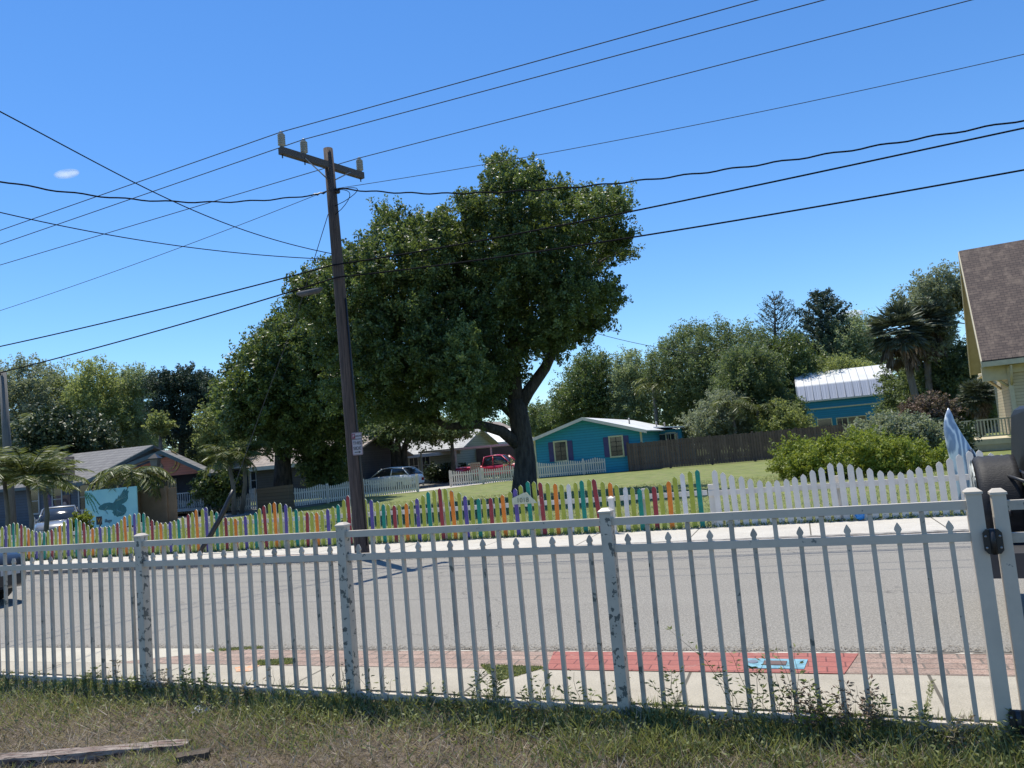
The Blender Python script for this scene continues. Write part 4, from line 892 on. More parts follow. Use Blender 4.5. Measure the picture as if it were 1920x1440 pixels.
# porch wing with painted gable facing the street
gxL, _ = loc(262, 888, -.4); gxA, gzA = loc(314, 845, -.4); gxR, gzR = loc(398, 886, -.4)
gxL = 10.3; gxR = gxR; gw_ = (gxR-gxL)
m = MB(f); m.prism([(gxL+.3, 2.05), (gxR-.4, 2.05), (gxA, gzA-.28)], -.4, -.3); gb_ = obj('gable_wall', m, mat_boards('brick_mural', (.36, .13, .09), (.28, .10, .075), .12, 2, .3), h4)
m = MB(f); a_ = gxA+.05
for k, (r0_, r1_) in enumerate(((.62, .52), (.40, .32))):
    pts = []
    for j in range(13): t = -1.7+j*.26; pts.append((a_+.1+r0_*math.cos(t), 2.72+r0_*.9*math.sin(t)))
    for j in range(12, -1, -1): t = -1.7+j*.26; pts.append((a_+.1+r1_*math.cos(t), 2.72+r1_*.9*math.sin(t)))
    m.prism([(x, max(z, 2.07)) for x, z in pts], -.425-.004*k, -.401)
obj('mural_painting', m, M('mural_gold', (.45, .28, .06), (.10, .07, .06), 9, .7), gb_)
m = MB(f)
for k in range(9):
    t = 2.0+k*.28; m.tube([(a_-.35, -.41, 2.5), (a_-.35+.7*math.cos(t), -.41, 2.55+.35*math.sin(t))], .03, 4)
obj('mural_painting', m, M('mural_pale', (.45, .36, .28), (.06, .05, .05), 12, .7), gb_)
m = MB(f); m.prism([(gxL-.15, 1.98), (gxL-.15, 2.10), (gxA, gzA+.02), (gxA, gzA-.10)], -.8, -.25); m.box(gxL, gxR, -.25, 2.3, 2.06, 2.14); m.prism([(gxA, gzA-.10), (gxA, gzA+.02), (gxR+.25, 2.0), (gxR+.25, 1.88)], -.8, -.25); pr = obj('porch_roof', m, GS, h4)
m = MB(f); m.prism([(gxL-.2, 1.90), (gxL-.2, 2.10), (gxA, gzA+.03), (gxA, gzA-.16)], -.86, -.82); m.prism([(gxA, gzA-.16), (gxA, gzA+.03), (gxR+.3, 2.0), (gxR+.3, 1.82)], -.861, -.821); obj('fascia', m, BT, pr)
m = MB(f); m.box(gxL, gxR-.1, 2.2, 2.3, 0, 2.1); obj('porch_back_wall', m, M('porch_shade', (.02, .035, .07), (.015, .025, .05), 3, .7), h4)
for a in (gxL+.1, (gxL+gxR)/2-.5, gxR-.5): m = MB(f); m.box(a, a+.14, -.38, -.24, 0, 2.06); obj('porch_post', m, BT, h4)
m = MB(f); m.box(gxL, gxR-.3, -.3, 2.2, .25, .4); m.box(gxL+.2, gxR-.4, -.34, -.30, 1.12, 1.17)
for k in range(int((gxR-gxL-.7)/.14)): a = gxL+.25+k*.14; m.box(a, a+.04, -.335, -.305, .4, 1.12)
obj('porch_railing', m, TRW, h4)
for x in (158, 108, 65):
    a, _ = loc(x, 930); window(f, h4, a, .72, .62, 1.3, 0, TRW, .08, (0, 1))
a, _ = loc(214, 915, 2.2); window(f, h4, gxL+1.2, .95, .8, .9, 2.2, TRW, .07, (1, 1)); window(f, h4, gxL+2.9, .95, .9, .9, 2.2, TRW, .07, (3, 0))
ca, cz = loc(129, 870); m = MB(f); m.box(ca-.42, ca+.42, -.55, -.0, 2.1, 3.55); ch = obj('chimney', m, M('painted_masonry', (.42, .30, .22), (.32, .22, .16), 5, .8), h4)
m = MB(f); m.prism([(ca-.42, 2.5), (ca-.42, 2.2), (ca+.42, 2.75), (ca+.42, 2.95), (ca+.1, 2.85)], -.57, -.551); m.lathe((ca+.1, -.552, 3.22), [(.2, 0), (.2, -.02), (.13, -.021)], 14, 'b'); obj('painted_motif', m, M('mural_red', (.32, .07, .07), (.24, .06, .08), 6, .7), ch)
# face mural: skin oval, dark hair, eyes, lips
fa, fz = loc(122, 950); 
def disc(m, x, z, rx_, rz_, b0, b1, n=18): m.prism([(x+rx_*math.cos(2*math.pi*j/n), z+rz_*math.sin(2*math.pi*j/n)) for j in range(n)], b0, b1)
m = MB(f); m.box(fa-.62, fa+.42, -.03, -.004, .35, 1.55); mu = obj('mural_panel', m, M('mural_ground', (.16, .11, .08), (.08, .06, .07), 5, .8), h4)
m = MB(f); disc(m, fa, fz-.02, .34, .46, -.036, -.031); disc(m, fa, fz-.42, .40, .25, -.037, -.031); obj('painted_hair', m, M('mural_dark', (.03, .02, .03), (.05, .03, .04), 8, .8), mu)
m = MB(f); disc(m, fa+.02, fz-.03, .19, .30, -.041, -.038); m.box(fa-.05, fa+.07, -.04, -.0375, fz-.55, fz-.28); obj('painted_face', m, M('mural_skin', (.34, .26, .24), (.22, .17, .17), 8, .8), mu)
m = MB(f)
for s in (-.075, .105): disc(m, fa+s, fz+.02, .05, .028, -.045, -.042, 10); m.box(fa+s-.06, fa+s+.06, -.0452, -.042, fz+.085, fz+.10)
m.prism([(fa+.0, fz-.11), (fa+.035, fz-.11), (fa+.025, fz+.02)], -.0455, -.042); obj('painted_eyes', m, BLACKM, mu)
m = MB(f); disc(m, fa+.02, fz-.19, .06, .024, -.0465, -.042, 10); obj('painted_lips', m, M('mural_lip', (.25, .04, .05), None, 5, .7), mu)
m = MB(f); aa = loc(85, 930)[0]; m.prism([(aa-.3, .3), (aa+.55, .3), (aa+.7, 1.0), (aa+.3, 1.7), (aa+.0, 1.9), (aa-.1, 1.2)], -.03, -.004); obj('mural_painting', m, M('mural_blue', (.03, .05, .20), (.14, .08, .05), 3.5, .8), h4)
# --- simple houses in the middle distance
def cottage(label, U0, T0, w, d, ze, zr, wall, roof, trim, wins=(), ridge='b', name='house', ov=.4, rot=0, porch=None):
    f = frame(U0, T0, 0, rot); h = thing(name, label, 'house', tuple(f(w/2, d/2, 0)), STREET+rad(rot)); m = MB(f)
    if ridge == 'b': gable_wall(m, 0, w, 0, d, ze, zr)
    else: m.f = lambda a, b, z: f(b, a, z); gable_wall(m, 0, d, 0, w, ze, zr); m.f = f
    obj('wall', m, wall, h); gable_roof(f, h, 0, w, 0, d, ze, zr+.02, ov, roof, ridge, trim=trim if ridge == 'b' else None)
    if ridge == 'a': m = MB(f); s = (zr-ze)/(d/2)*ov; m.box(-ov-.01, w+ov+.01, -ov-.03, -ov-.002, ze-s-.12, ze-s+.12); obj('fascia', m, trim, h)
    for a, z, ww, hh in wins:
        if hh > 1.7:
            m = MB(f); m.box(a-ww/2-.08, a+ww/2+.08, -.04, -.003, z, z+hh+.08); dr = obj('door', m, trim, h); m = MB(f); m.box(a-ww/2+.1, a+ww/2-.1, -.05, -.041, z+.1, z+hh-.1); obj('door_glass', m, GLASS, dr)
        else: window(f, h, a, z, ww, hh, 0, trim, .07, (1, 1))
    if porch:
        a0, a1, dep, zz = porch; m = MB(f); m.box(a0, a1, -dep, -.45, zz, zz+.14); obj('porch_roof', m, trim, h)
        n = max(2, round((a1-a0)/2.4))
        for k in range(n+1): m = MB(f); a = a0+.1+(a1-a0-.3)*k/n; m.box(a, a+.1, -dep+.05, -dep+.15, 0, zz); obj('porch_post', m, trim, h)
    return h, f
GREYS = mat_boards('grey_siding', (.13, .125, .115), (.16, .155, .14), .15, 2, .4); PALES = mat_boards('pale_green_siding', (.27, .29, .25), (.31, .33, .28), .18, 2, .25)
BEIGE = mat_boards('beige_siding', (.36, .31, .21), (.40, .34, .24), .2, 2, .2); LR = mat_shingle('light_shingles', (.42, .41, .38), (.37, .36, .33), (.28, .27, .26), .16)
BRR = mat_shingle('tan_shingles', (.30, .25, .21), (.25, .21, .18), (.14, .12, .11), .16); TW = M('trim_white', (.5, .5, .48), (.42, .42, .4), 5, .6); BRK = M('dark_brown_stucco', (.13, .08, .065), (.10, .062, .05), 3, .85)
q = dk(650, 905, 56); cottage('grey gabled cottage directly behind the utility pole', q[0]-.2, q[1], 3.4, 2.2, 2.9, 4.2, GREYS, mat_shingle('dark_shingles', (.10, .10, .10), (.08, .08, .08), (.04, .04, .04), .16), TW, [(2.3, .15, .9, 2.0), (.9, .9, .7, 1.2)], ov=.4)
q = dk(722, 895, 60); hA, fA = cottage('long pale house with light grey roof and open carport', q[0]-2.0, q[1], 8.2, 8, 2.35, 3.75, PALES, LR, TW, [(4.6, .8, .7, 1.2), (5.6, .8, .7, 1.2), (2.4, .9, 1.2, 1.0)], 'a', ov=.6, porch=(7.2, 15.5, 4.2, 2.25))
m = MB(fA); m.box(8.3, 15.4, 3.5, 3.7, 0, 2.3); obj('carport_wall', m, BRK, hA)
q = dk(822, 890, 74); cottage('brown gabled house rising behind the carport', q[0]-.5, q[1], 8, 8, 2.8, 5.0, BRK, BRR, BRK, [], 'b')
q = dk(912, 895, 70); hB, fB = cottage('brown house with a bright white metal roof left of the oak trunk', q[0]-.3, q[1], 3.0, 4, 2.9, 3.9, BRK, WROOF, TW, [(.8, .9, .7, 1.5), (2.1, 1.0, 1.1, 1.2)], 'a', ov=.4)
q = dk(482, 905, 50); cottage('dark porch house with tan hip roof behind the left oak trunk', q[0], q[1], 6.5, 8, 2.3, 3.6, mat_boards('dark_siding', (.05, .05, .06), (.07, .07, .08), .15), BRR, TW, [(2.2, .7, .9, 1.3), (4.6, .2, .9, 1.9)], 'a', ov=.5)
q = dk(386, 905, 54); cottage('beige bungalow seen behind the small palms', q[0], q[1], 5.6, 8, 2.4, 3.7, BEIGE, BRR, TW, [(1.6, .8, 1.1, 1.2), (4.3, .8, .8, 1.2)], 'a', ov=.4)
q = dk(20, 900, 62); cottage('flat tan building far behind the left utility pole', q[0]-5, q[1], 12, 8, 3.2, 4.0, BEIGE, BRR, TW, [(8, 1, 1, 1.2)], 'a')
q = dk(1790, 800, 62); cottage('shadowed dark grey house between the palms and the yellow house', q[0]-1, q[1], 9, 7, 3.0, 4.4, GREYS, BRR, TW, [(3, 1, 1, 1.3)], 'a')

# ================================================================== FENCES OF BROWN BOARDS, PAINTED SIGNS
BRF = mat_boards('brown_fence_boards', (.10, .07, .058), (.175, .125, .10), .15, 0, .6, .9)
P0 = G(1181, 884); P1 = G(1457, 862); dX = (P1-P0); Lx = np.linalg.norm(dX); dX /= Lx; P1 = P0+dX*(Lx+7); Lx += 7
bfm = lambda a, b, h: P0+dX*a+np.array([-dX[1], dX[0], 0])*b+np.array([0, 0, h])
bf = thing('board_fence', 'tall dark brown wooden privacy fence right of the turquoise cottage', 'fence', tuple(P0), math.atan2(dX[1], dX[0]))
m = MB(bfm)
for k in range(int(Lx/.15)):
    h = 1.66+random.uniform(-.03, .03)+.02*(k % 2); m.box(k*.15+.004, k*.15+.146, 0 if k % 2 else .012, .03, .04, h)
obj('boards', m, BRF, bf)
for k in range(int(Lx/2.4)+1): m = MB(bfm); m.box(k*2.4-.06, k*2.4+.06, .04, .16, 0, 1.74); obj('post', m, BRF, bf)
for z in (.35, 1.35): m = MB(bfm); m.box(0, Lx, .032, .07, z, z+.09); obj('rail', m, BRF, bf)
# turquoise sign with bird
T_ = 24.; q0, q1 = ut(FP(159, 919, T_)), ut(FP(255.5, 912, T_)); U0 = q0[0]; wS = q1[0]-q0[0]; f = frame(U0, T_)
vs = thing('painted_sign', 'large turquoise painted sign board with a flying bird and the word Village', 'sign', S(U0+wS/2, T_))
SKY = M('sign_turquoise', (.30, .60, .62), (.22, .50, .56), 1.2, .5); ztop = 1.68
m = MB(f); m.prism([(0, .12), (wS, .12), (wS, ztop), (0, ztop-.02)], 0, .04); sb = obj('panel', m, SKY, vs)
for a in (.45, wS-.45): m = MB(f); m.box(a-.05, a+.05, .042, .14, -.1, ztop-.1); m.lathe((a, -.001, ztop-.03), [(.03, 0), (.03, -.02), (.01, -.03)], 8, 'b'); obj('post', m, CREOS, vs)
def px(x, y): q = ut(FP(x, y, T_)); return (q[0]-U0, q[2])
def zp(x, y): return px(140+x/9., 840+y/9.)     # from the ninefold enlargement of this board
BIRD = M('bird_teal', (.012, .10, .12), (.02, .15, .16), 7, .6)
bird = [(405, 1000), (440, 970), (500, 935), (580, 920), (650, 930), (690, 880), (700, 850), (718, 880), (740, 800), (752, 830), (790, 780), (830, 700), (850, 690), (845, 730), (895, 680), (890, 730), (915, 720), (895, 780), (900, 850), (870, 900), (830, 930), (790, 950), (830, 965), (865, 1000), (875, 1060), (840, 1120), (790, 1150), (750, 1150), (720, 1165), (700, 1140), (670, 1140), (660, 1110), (635, 1090), (660, 1060), (620, 1045), (560, 1040), (500, 1050), (440, 1045), (410, 1030)]
m = MB(f); m.prism([zp(*p) for p in bird], -.012, -.001); bd = obj('painted_bird', m, BIRD, sb)
m = MB(f)
for a, b in (((560, 985), (515, 1045)), ((515, 1045), (560, 1110)), ((515, 1045), (500, 1060))): p_, q_ = zp(*a), zp(*b); m.tube([(p_[0], -.014, p_[1]), (q_[0], -.014, q_[1])], .012, 5)
for k in range(5): p_, q_ = zp(700+k*12, 900-k*5), zp(820+k*16, 720+k*25); m.tube([(p_[0], -.013, p_[1]), (q_[0], -.013, q_[1])], .006, 4)
for k in range(6): p_, q_ = zp(720, 1010+k*8), zp(700+k*30, 1140-k*8); m.tube([(p_[0], -.013, p_[1]), (q_[0], -.013, q_[1])], .005, 4)
obj('painted_claws', m, M('bird_light', (.25, .45, .45), None, 4, .6), bd)
m = MB(f)
for (a, b, c) in (((165, 730), (300, 770), (420, 960)), ((175, 740), (260, 830), (300, 900)), ((175, 745), (330, 860), (370, 1090)), ((180, 750), (280, 900), (310, 1060)), ((170, 750), (215, 850), (205, 930)), ((230, 740), (340, 800), (380, 930))):
    for k in range(9):
        t = (k+1)/9.5; x = (1-t)**2*a[0]+2*t*(1-t)*b[0]+t*t*c[0]; y = (1-t)**2*a[1]+2*t*(1-t)*b[1]+t*t*c[1]
        p_, q_ = zp(x, y), zp(x-20+8*k, y+55); m.prism([(p_[0]-.012, p_[1]), (p_[0]+.03, p_[1]), (q_[0], q_[1])], -.008-.0003*k, -.001)
obj('painted_palm_frond', m, M('frond_paint', (.02, .13, .06), (.05, .22, .10), 9, .6), sb)
m = MB(f); a_, b_ = zp(365, 1160), zp(465, 1290); m.box(a_[0], b_[0], -.01, -.001, b_[1], a_[1]); bk = obj('letter_patch', m, M('patch_black', (.03, .02, .02), None, 4, .6), sb)
c_ = zp(412, 1225); text('lettering', 'V', .24, M('letter_orange', (.70, .32, .02), None, 4, .6), bk, S(U0+c_[0], T_-.016, c_[1]), UX, (0, 0, 1), .002)
c_ = zp(560, 1228); text('lettering', 'illage', .20, M('letter_dark', (.02, .02, .05), None, 4, .6), sb, S(U0+c_[0]+.03, T_-.008, c_[1]), UX, (0, 0, 1), .002)
# plain brown boards
def board(label, x0, y0, x1, y1, T, z0, mat, posts=True, th=.05):
    a, b = ut(FP(x0, y0, T)), ut(FP(x1, y1, T)); f = frame(a[0], T); w = b[0]-a[0]; t = thing('plank_board', label, 'board', S(a[0]+w/2, T))
    m = MB(f); m.prism([(0, z0), (w, z0), (w, b[2]), (0, a[2])], 0, th); obj('panel', m, mat, t)
    if posts:
        for p in (.06, w*.77): m = MB(f); m.box(p-.06, p+.06, -.07, -.002, -.02, a[2]+.05); obj('post', m, mat, t)
    return t
BB = M('brown_plywood', (.32, .20, .12), (.24, .15, .085), 2, .8, .2)
board('brown plywood board standing right of the turquoise painted sign', 257, 918, 329, 914, 25.6, .06, BB)
board('dark brown plank board behind the red and orange pickets near the left oak', 481, 917, 541, 909, 30.2, 0, mat_boards('board_dark', (.13, .09, .05), (.16, .11, .065), .16, 2), False, .35)
# flower yellow plant
sp = thing('painted_sculpture', 'tall pointed blue and white painted sculpture behind the white pickets at the right', 'sculpture', S(2.62, 16, 0))
rows = [(1777, 1779, 765), (1772, 1786, 778), (1769.5, 1790, 790), (1769, 1797, 803), (1771, 1806, 818), (1773, 1813, 828), (1775, 1819, 838), (1778, 1829, 850), (1781, 1834, 862), (1784, 1838, 880), (1788, 1838, 905), (1790, 1842, 935), (1790, 1846, 965)]
m = MB(ST); rings = []
for xl, xr, y in rows:
    a, b = ut(FP(xl, y, 16.)), ut(FP(xr, y, 16.)); c = (a[0]+b[0])/2; w_ = max((b[0]-a[0])/2, .005)
    rings.append([(c+w_*math.cos(t), 16.+min(w_*.6, .12)*math.sin(t)+.0, (a[2]+b[2])/2) for t in [2*math.pi*j/16 for j in range(16)]])
m.loft(rings)
ms, nt, p = nodes('swirled_blue_paint'); v = coord(nt, (3, 3, 1.2)); wv = nt.nodes.new('ShaderNodeTexWave'); wv.wave_type = 'BANDS'; wv.bands_direction = 'X'; wv.inputs['Scale'].default_value = .8; wv.inputs['Distortion'].default_value = 14; wv.inputs['Detail'].default_value = 3; wv.inputs['Detail Scale'].default_value = 1.2
nt.links.new(v, wv.inputs[0]); r = ramp(nt, (.2, .62, .9), ((.26, .33, .45), (.46, .53, .62), (.80, .83, .86))); nt.links.new(wv.outputs[1] if len(wv.outputs) > 1 else wv.outputs[0], r.inputs[0]); nt.links.new(r.outputs[0], p.inputs['Base Color']); p.inputs['Roughness'].default_value = .25
obj('body', m, ms, sp)
m = MB(ST); m.tube([(ut(FP(1818, 842, 15.97))[0], 15.9, ut(FP(1818, 842, 15.97))[2]), (ut(FP(1826, 858, 15.97))[0], 15.9, ut(FP(1826, 858, 15.97))[2]), (ut(FP(1831, 880, 15.97))[0], 15.9, ut(FP(1831, 880, 15.97))[2])], .03, 6); obj('edge_band', m, M('dark_blue_edge', (.03, .05, .09), None, 5, .5), sp)

# ================================================================== CARS
TYRE = M('tyre_rubber', (.018, .018, .018), None, 5, .8); RIM = M('alloy_rim', (.30, .30, .31), None, 5, .35, metal=.7)
def paint(name, c, coat=1.): return M(name, c, tuple(x*.95 for x in c), 3, .35, coat=coat)
def wheel(f, par, a, b, r, w=.2, side=-1):
    m = MB(f); m.lathe((a, b, r), [(r*.62, 0), (r*.93, .0), (r, .02), (r, w-.02), (r*.93, w), (r*.6, w)], 24, 'b'); wh = obj('wheel', m, TYRE, par)
    m = MB(f); y0 = b-.004 if side < 0 else b+w+.004
    m.lathe((a, y0, r), [(r*.64, 0), (r*.6, side*.006), (r*.2, side*-.0+side*.002), (.02, side*.012)], 20, 'b'); obj('rim', m, RIM, wh); return wh
def car(name, label, cat, f0, L, Wd, body, cabin, mat, wheels, r=.32, group=None, loc_=None, rot=STREET, lights=True, extra=None):
    """body: (a, z bottom, z shoulder, half width) stations; cabin: (a, half width at base, z, half width on top)"""
    t = thing(name, label, cat, tuple(f0(L/2, 0, 0)), rot, group); m = MB(f0); R_ = []
    for a, zb, zt, w in body:
        zm = (zb+zt)/2; R_.append([(a, -w*.93, zb), (a, -w, zb+.1), (a, -w, zm+.05), (a, -w*.97, zt-.07), (a, -w*.86, zt), (a, 0, zt+.03), (a, w*.86, zt), (a, w*.97, zt-.07), (a, w, zm+.05), (a, w, zb+.1), (a, w*.93, zb)])
    m.loft(R_); bo = obj('body', m, mat, t)
    m = MB(f0); R_ = []
    for a, w0, z, w1, zb in cabin: R_.append([(a, -w0, zb), (a, -w1-.02, zb+(z-zb)*.85), (a, -w1+.06, z), (a, 0, z+.015), (a, w1-.06, z), (a, w1+.02, zb+(z-zb)*.85), (a, w0, zb)])
    m.loft(R_); gl = obj('windows', m, GLASS, t)
    m = MB(f0); mid = cabin[1:-1]; R_ = []
    for a, w0, z, w1, zb in mid: R_.append([(a, -w1-.03, z-.045), (a, -w1+.05, z+.012), (a, 0, z+.03), (a, w1-.05, z+.012), (a, w1+.03, z-.045)])
    m.loft(R_); obj('roof', m, mat, t)
    c = cabin
    for s in (-1, 1):
        ac = (c[1][0]+c[-2][0])/2
        for p_, q_ in (((c[0][0], s*(c[0][1]), c[0][4]), (c[1][0], s*(c[1][3]+.01), c[1][2]-.02)), ((c[-1][0], s*c[-1][1], c[-1][4]), (c[-2][0], s*(c[-2][3]+.01), c[-2][2]-.02)), ((ac, s*(c[1][1]+.02), c[1][4]), (ac, s*(c[1][3]+.02), c[1][2]-.03))):
            m = MB(f0); m.tube([p_, q_], .037, 4); obj('pillar', m, mat, t)
    for a in wheels:
        for s in (-1, 1): wheel(f0, t, a, -Wd/2-.01 if s < 0 else Wd/2-.19, r, .2, s)
    if lights:
        for s in (-1, 1):
            a, zb, zt, w = body[-1]; m = MB(f0); m.box(a-.12, a+.015, s*w*.62-.16, s*w*.62+.16, zt-.16, zt-.03); obj('headlight', m, M('lamp_lens', (.5, .5, .5), None, 5, .1), t)
            a, zb, zt, w = body[0]; m = MB(f0); m.box(a-.015, a+.1, s*w*.75-.12, s*w*.75+.12, zt-.25, zt-.08); obj('taillight', m, M('tail_lens', (.25, .01, .01), None, 5, .15), t)
    return t, bo
hatch_b = [(0, .35, .75, .74), (.15, .28, .95, .84), (.8, .25, .98, .88), (2.2, .25, .95, .89), (3.2, .25, .90, .88), (3.9, .28, .78, .82), (4.2, .35, .60, .66)]
hatch_c = [(.12, .78, .98, .6, .92), (.65, .80, 1.38, .62, .95), (1.6, .80, 1.47, .62, .95), (2.3, .80, 1.42, .60, .92), (3.15, .76, .93, .6, .88)]
q = dk(738, 902, 50); fc = frame(q[0]+1.9, q[1]-.3, 0, 172)
car('parked_car', 'white hatchback parked in front of the grey and pale houses', 'car', fc, 4.2, 1.76, hatch_b, hatch_c, paint('white_car_paint', (.85, .85, .85)), (.8, 3.35), rot=STREET+rad(172))
q = dk(46, 966, 33); fc = frame(q[0]-1.0, q[1]+2.6, -.38, -42)
car('parked_car', 'grey car half hidden behind the palm trunks at the left', 'car', fc, 4.2, 1.76, hatch_b, hatch_c, paint('silver_car_paint', (.14, .15, .16)), (.8, 3.35), rot=STREET-rad(42))
pick_b = [(0, .5, .98, .86), (.1, .42, 1.05, .90), (1.9, .42, 1.05, .92), (3.6, .42, 1.06, .92), (4.9, .45, 1.02, .88), (5.2, .5, .92, .80)]
pick_c = [(1.95, .84, 1.1, .7, 1.04), (2.1, .84, 1.62, .72, 1.04), (2.8, .84, 1.68, .72, 1.04), (3.3, .84, 1.62, .70, 1.04), (3.9, .82, 1.08, .7, 1.04)]
q = dk(865, 893, 51.5); fc = frame(q[0]-.1, q[1], 0, 2)
car('pickup_truck', 'red pickup truck parked behind a short white picket fence', 'truck', fc, 5.2, 1.85, pick_b, pick_c, paint('red_truck_paint', (.55, .02, .05)), (1.0, 4.2), .38)
# sign in front of the truck
T_ = ut(G(890, 905))[1]-1; a, b = ut(FP(881, 868, T_)), ut(FP(901, 881, T_)); f = frame(a[0], T_); ys = thing('yard_sign', 'small cream yard sign with red lettering in front of the red truck', 'sign', S(a[0]+.3, T_))
m = MB(f); w_ = b[0]-a[0]; m.box(0, w_, 0, .03, b[2], a[2]); pn = obj('panel', m, M('yard_sign_cream', (.50, .36, .24), (.44, .31, .20), 5, .6), ys)
m = MB(f); m.box(.05, .1, .031, .08, 0, a[2]); m.box(w_-.1, w_-.05, .031, .08, 0, a[2]); obj('post', m, WHITE, ys)
m = MB(f)
for k in range(3):
    z = a[2]-.12-k*.13
    for j in range(4): m.box(.07+j*w_*.23, .07+j*w_*.23+w_*.15, -.004, -.001, z-.05, z)
obj('lettering', m, M('sign_red_paint', (.45, .10, .05), None, 5, .6), pn)
# dark car at the left edge
q0 = utp(22, 1162); fc = frame(-11.62-4.3, 8.1, 0, 2)
sed_b = [(0, .4, .8, .76), (.15, .3, .95, .86), (1.0, .22, .98, .9), (2.3, .2, .95, .91), (3.2, .2, .92, .90), (3.8, .2, .84, .86), (4.15, .24, .74, .74), (4.3, .3, .62, .55)]
car('dark_car', 'dark grey car driving in at the left edge of the road', 'car', fc, 4.3, 1.8, sed_b, [(.3, .78, 1.0, .6, .94), (1.0, .82, 1.38, .62, .95), (1.9, .82, 1.44, .62, .95), (2.3, .82, 1.40, .60, .93), (3.1, .78, .95, .6, .9)], paint('dark_car_paint', (.012, .014, .018), .4), (.85, 3.4), .33)
# black soft-top off-roader at the right edge
f = frame(1.66, 7.36, 0, -7); SUVB = paint('white_body_paint', (.5, .52, .55)); SOFT = M('soft_top_vinyl', (.014, .016, .02), (.01, .011, .014), 4, .5, .1, spec=.3); TRIM = M('black_trim', (.035, .035, .038), (.025, .025, .027), 5, .55, .2)
t = thing('off_road_vehicle', 'boxy off-road vehicle with black soft top and rear spare wheel at the right edge', 'car', S(3.4, 7.38))
m = MB(f); R_ = [[(a, -w, zb), (a, -w, zt-.05), (a, -w+.06, zt), (a, w-.06, zt), (a, w, zt-.05), (a, w, zb)] for a, zb, zt, w in ((0, .55, 1.02, .74), (.04, .50, 1.06, .78), (2.5, .45, 1.06, .78), (2.6, .45, 1.02, .74), (4.0, .5, .98, .62), (4.05, .55, .9, .6))]
m.loft(R_, smooth=False); obj('body', m, SUVB, t)
m = MB(f); R_ = [[(a0, -w, 1.061), (a1, -wt, zt-.05), (a1+.02, -wt+.07, zt), (a1+.02, wt-.07, zt), (a1, wt, zt-.05), (a0, w, 1.061)] for a0, a1, w, wt, zt in ((.0, .05, .77, .66, 1.63), (.03, .10, .775, .67, 1.66), (1.2, 1.2, .775, .69, 1.72), (2.45, 2.1, .76, .69, 1.70))]
m.loft(R_); st_ = obj('soft_top', m, SOFT, t)
m = MB(f); m.box(.35, 1.15, -.80, -.765, 1.15, 1.55); m.box(1.35, 2.1, -.80, -.765, 1.12, 1.58); obj('side_window', m, GLASS, st_)
m = MB(f); m.box(-.02, .16, -.80, -.70, .55, 1.0); m.box(-.02, .16, .70, .80, .55, 1.0); m.box(-.012, .0, -.7, .7, .56, 1.02); obj('rear_guard', m, TRIM, t)
for s in (-1, 1): m = MB(f); c = s*.76; m.box(-.05, -.021, c-.055, c+.055, .80, .97); obj('taillight', m, M('red_lens', (.35, .015, .02), None, 5, .2), t)
m = MB(f); m.loft([[(-.40, -.84, .42), (-.02, -.84, .42), (-.02, -.84, .60), (-.38, -.84, .60)], [(-.30, 0, .42), (-.02, 0, .42), (-.02, 0, .60), (-.28, 0, .60)], [(-.26, .82, .42), (-.02, .82, .42), (-.02, .82, .60), (-.24, .82, .60)]], smooth=False); obj('rear_bumper', m, M('bumper_plastic', (.05, .05, .055), (.035, .035, .04), 5, .5), t)
for a in (.85, 3.35):
    for s in (-1, 1):
        wheel(f, t, a, -.88 if s < 0 else .66, .39, .22, s)
        m = MB(f); pts = [(a+.52*math.cos(x), .5+.42*math.sin(x)) for x in [math.pi*k/8 for k in range(9)]]; pin = [(a+.46*math.cos(x), .5+.36*math.sin(x)) for x in [math.pi*k/8 for k in range(8, -1, -1)]]
        m.prism(pts+pin, -.92 if s < 0 else .76, -.76 if s < 0 else .92); obj('fender', m, TRIM, t)
m = MB(f); cz = .87; yc = .0
prof = [(.05, -.34), (.36, -.34), (.395, -.32), (.40, -.30)]+[(.402+.004*(-1)**k, -.29+k*.035) for k in range(7)]+[(.398, -.04), (.34, -.03), (.05, -.03)]
m.lathe((0, yc, cz), prof, 40, 'a'); sw = obj('spare_wheel', m, M('tyre_cover_black', (.022, .021, .022), (.010, .010, .011), 3, .6, .35, 16, (1, 7, 7), spec=.35), t)
m = MB(f); m.lathe((-.342, yc, cz), [(.375, 0), (.37, -.006), (.30, -.010), (.02, -.011)], 36, 'a'); obj('cover_print', m, M('cover_print_paint', (.62, .62, .55), (.05, .06, .06), 9, .5, lo=.48, hi=.54), sw)
m = MB(f); m.tube([(-.15, yc-.404, cz), (-.15, yc-.41, cz-.05)], .01, 5); m.box(-.05, .0, -.12, .12, .75, 1.0); obj('wheel_carrier', m, TRIM, sw)
m = MB(f); m.box(-.03, .0, -.45, .45, 1.10, 1.14); m.tube([(-.02, -.6, 1.08), (-.12, -.3, 1.12), (-.02, 0, 1.1)], .014, 6); obj('rear_strap', m, BLACKP, t)

# ================================================================== TREES
def circ(x, y, rx, ry, n=14, j=.12):
    return [(x+rx*math.cos(2*math.pi*k/n)*random.uniform(1-j, 1+j), y+ry*math.sin(2*math.pi*k/n)*random.uniform(1-j, 1+j)) for k in range(n)]
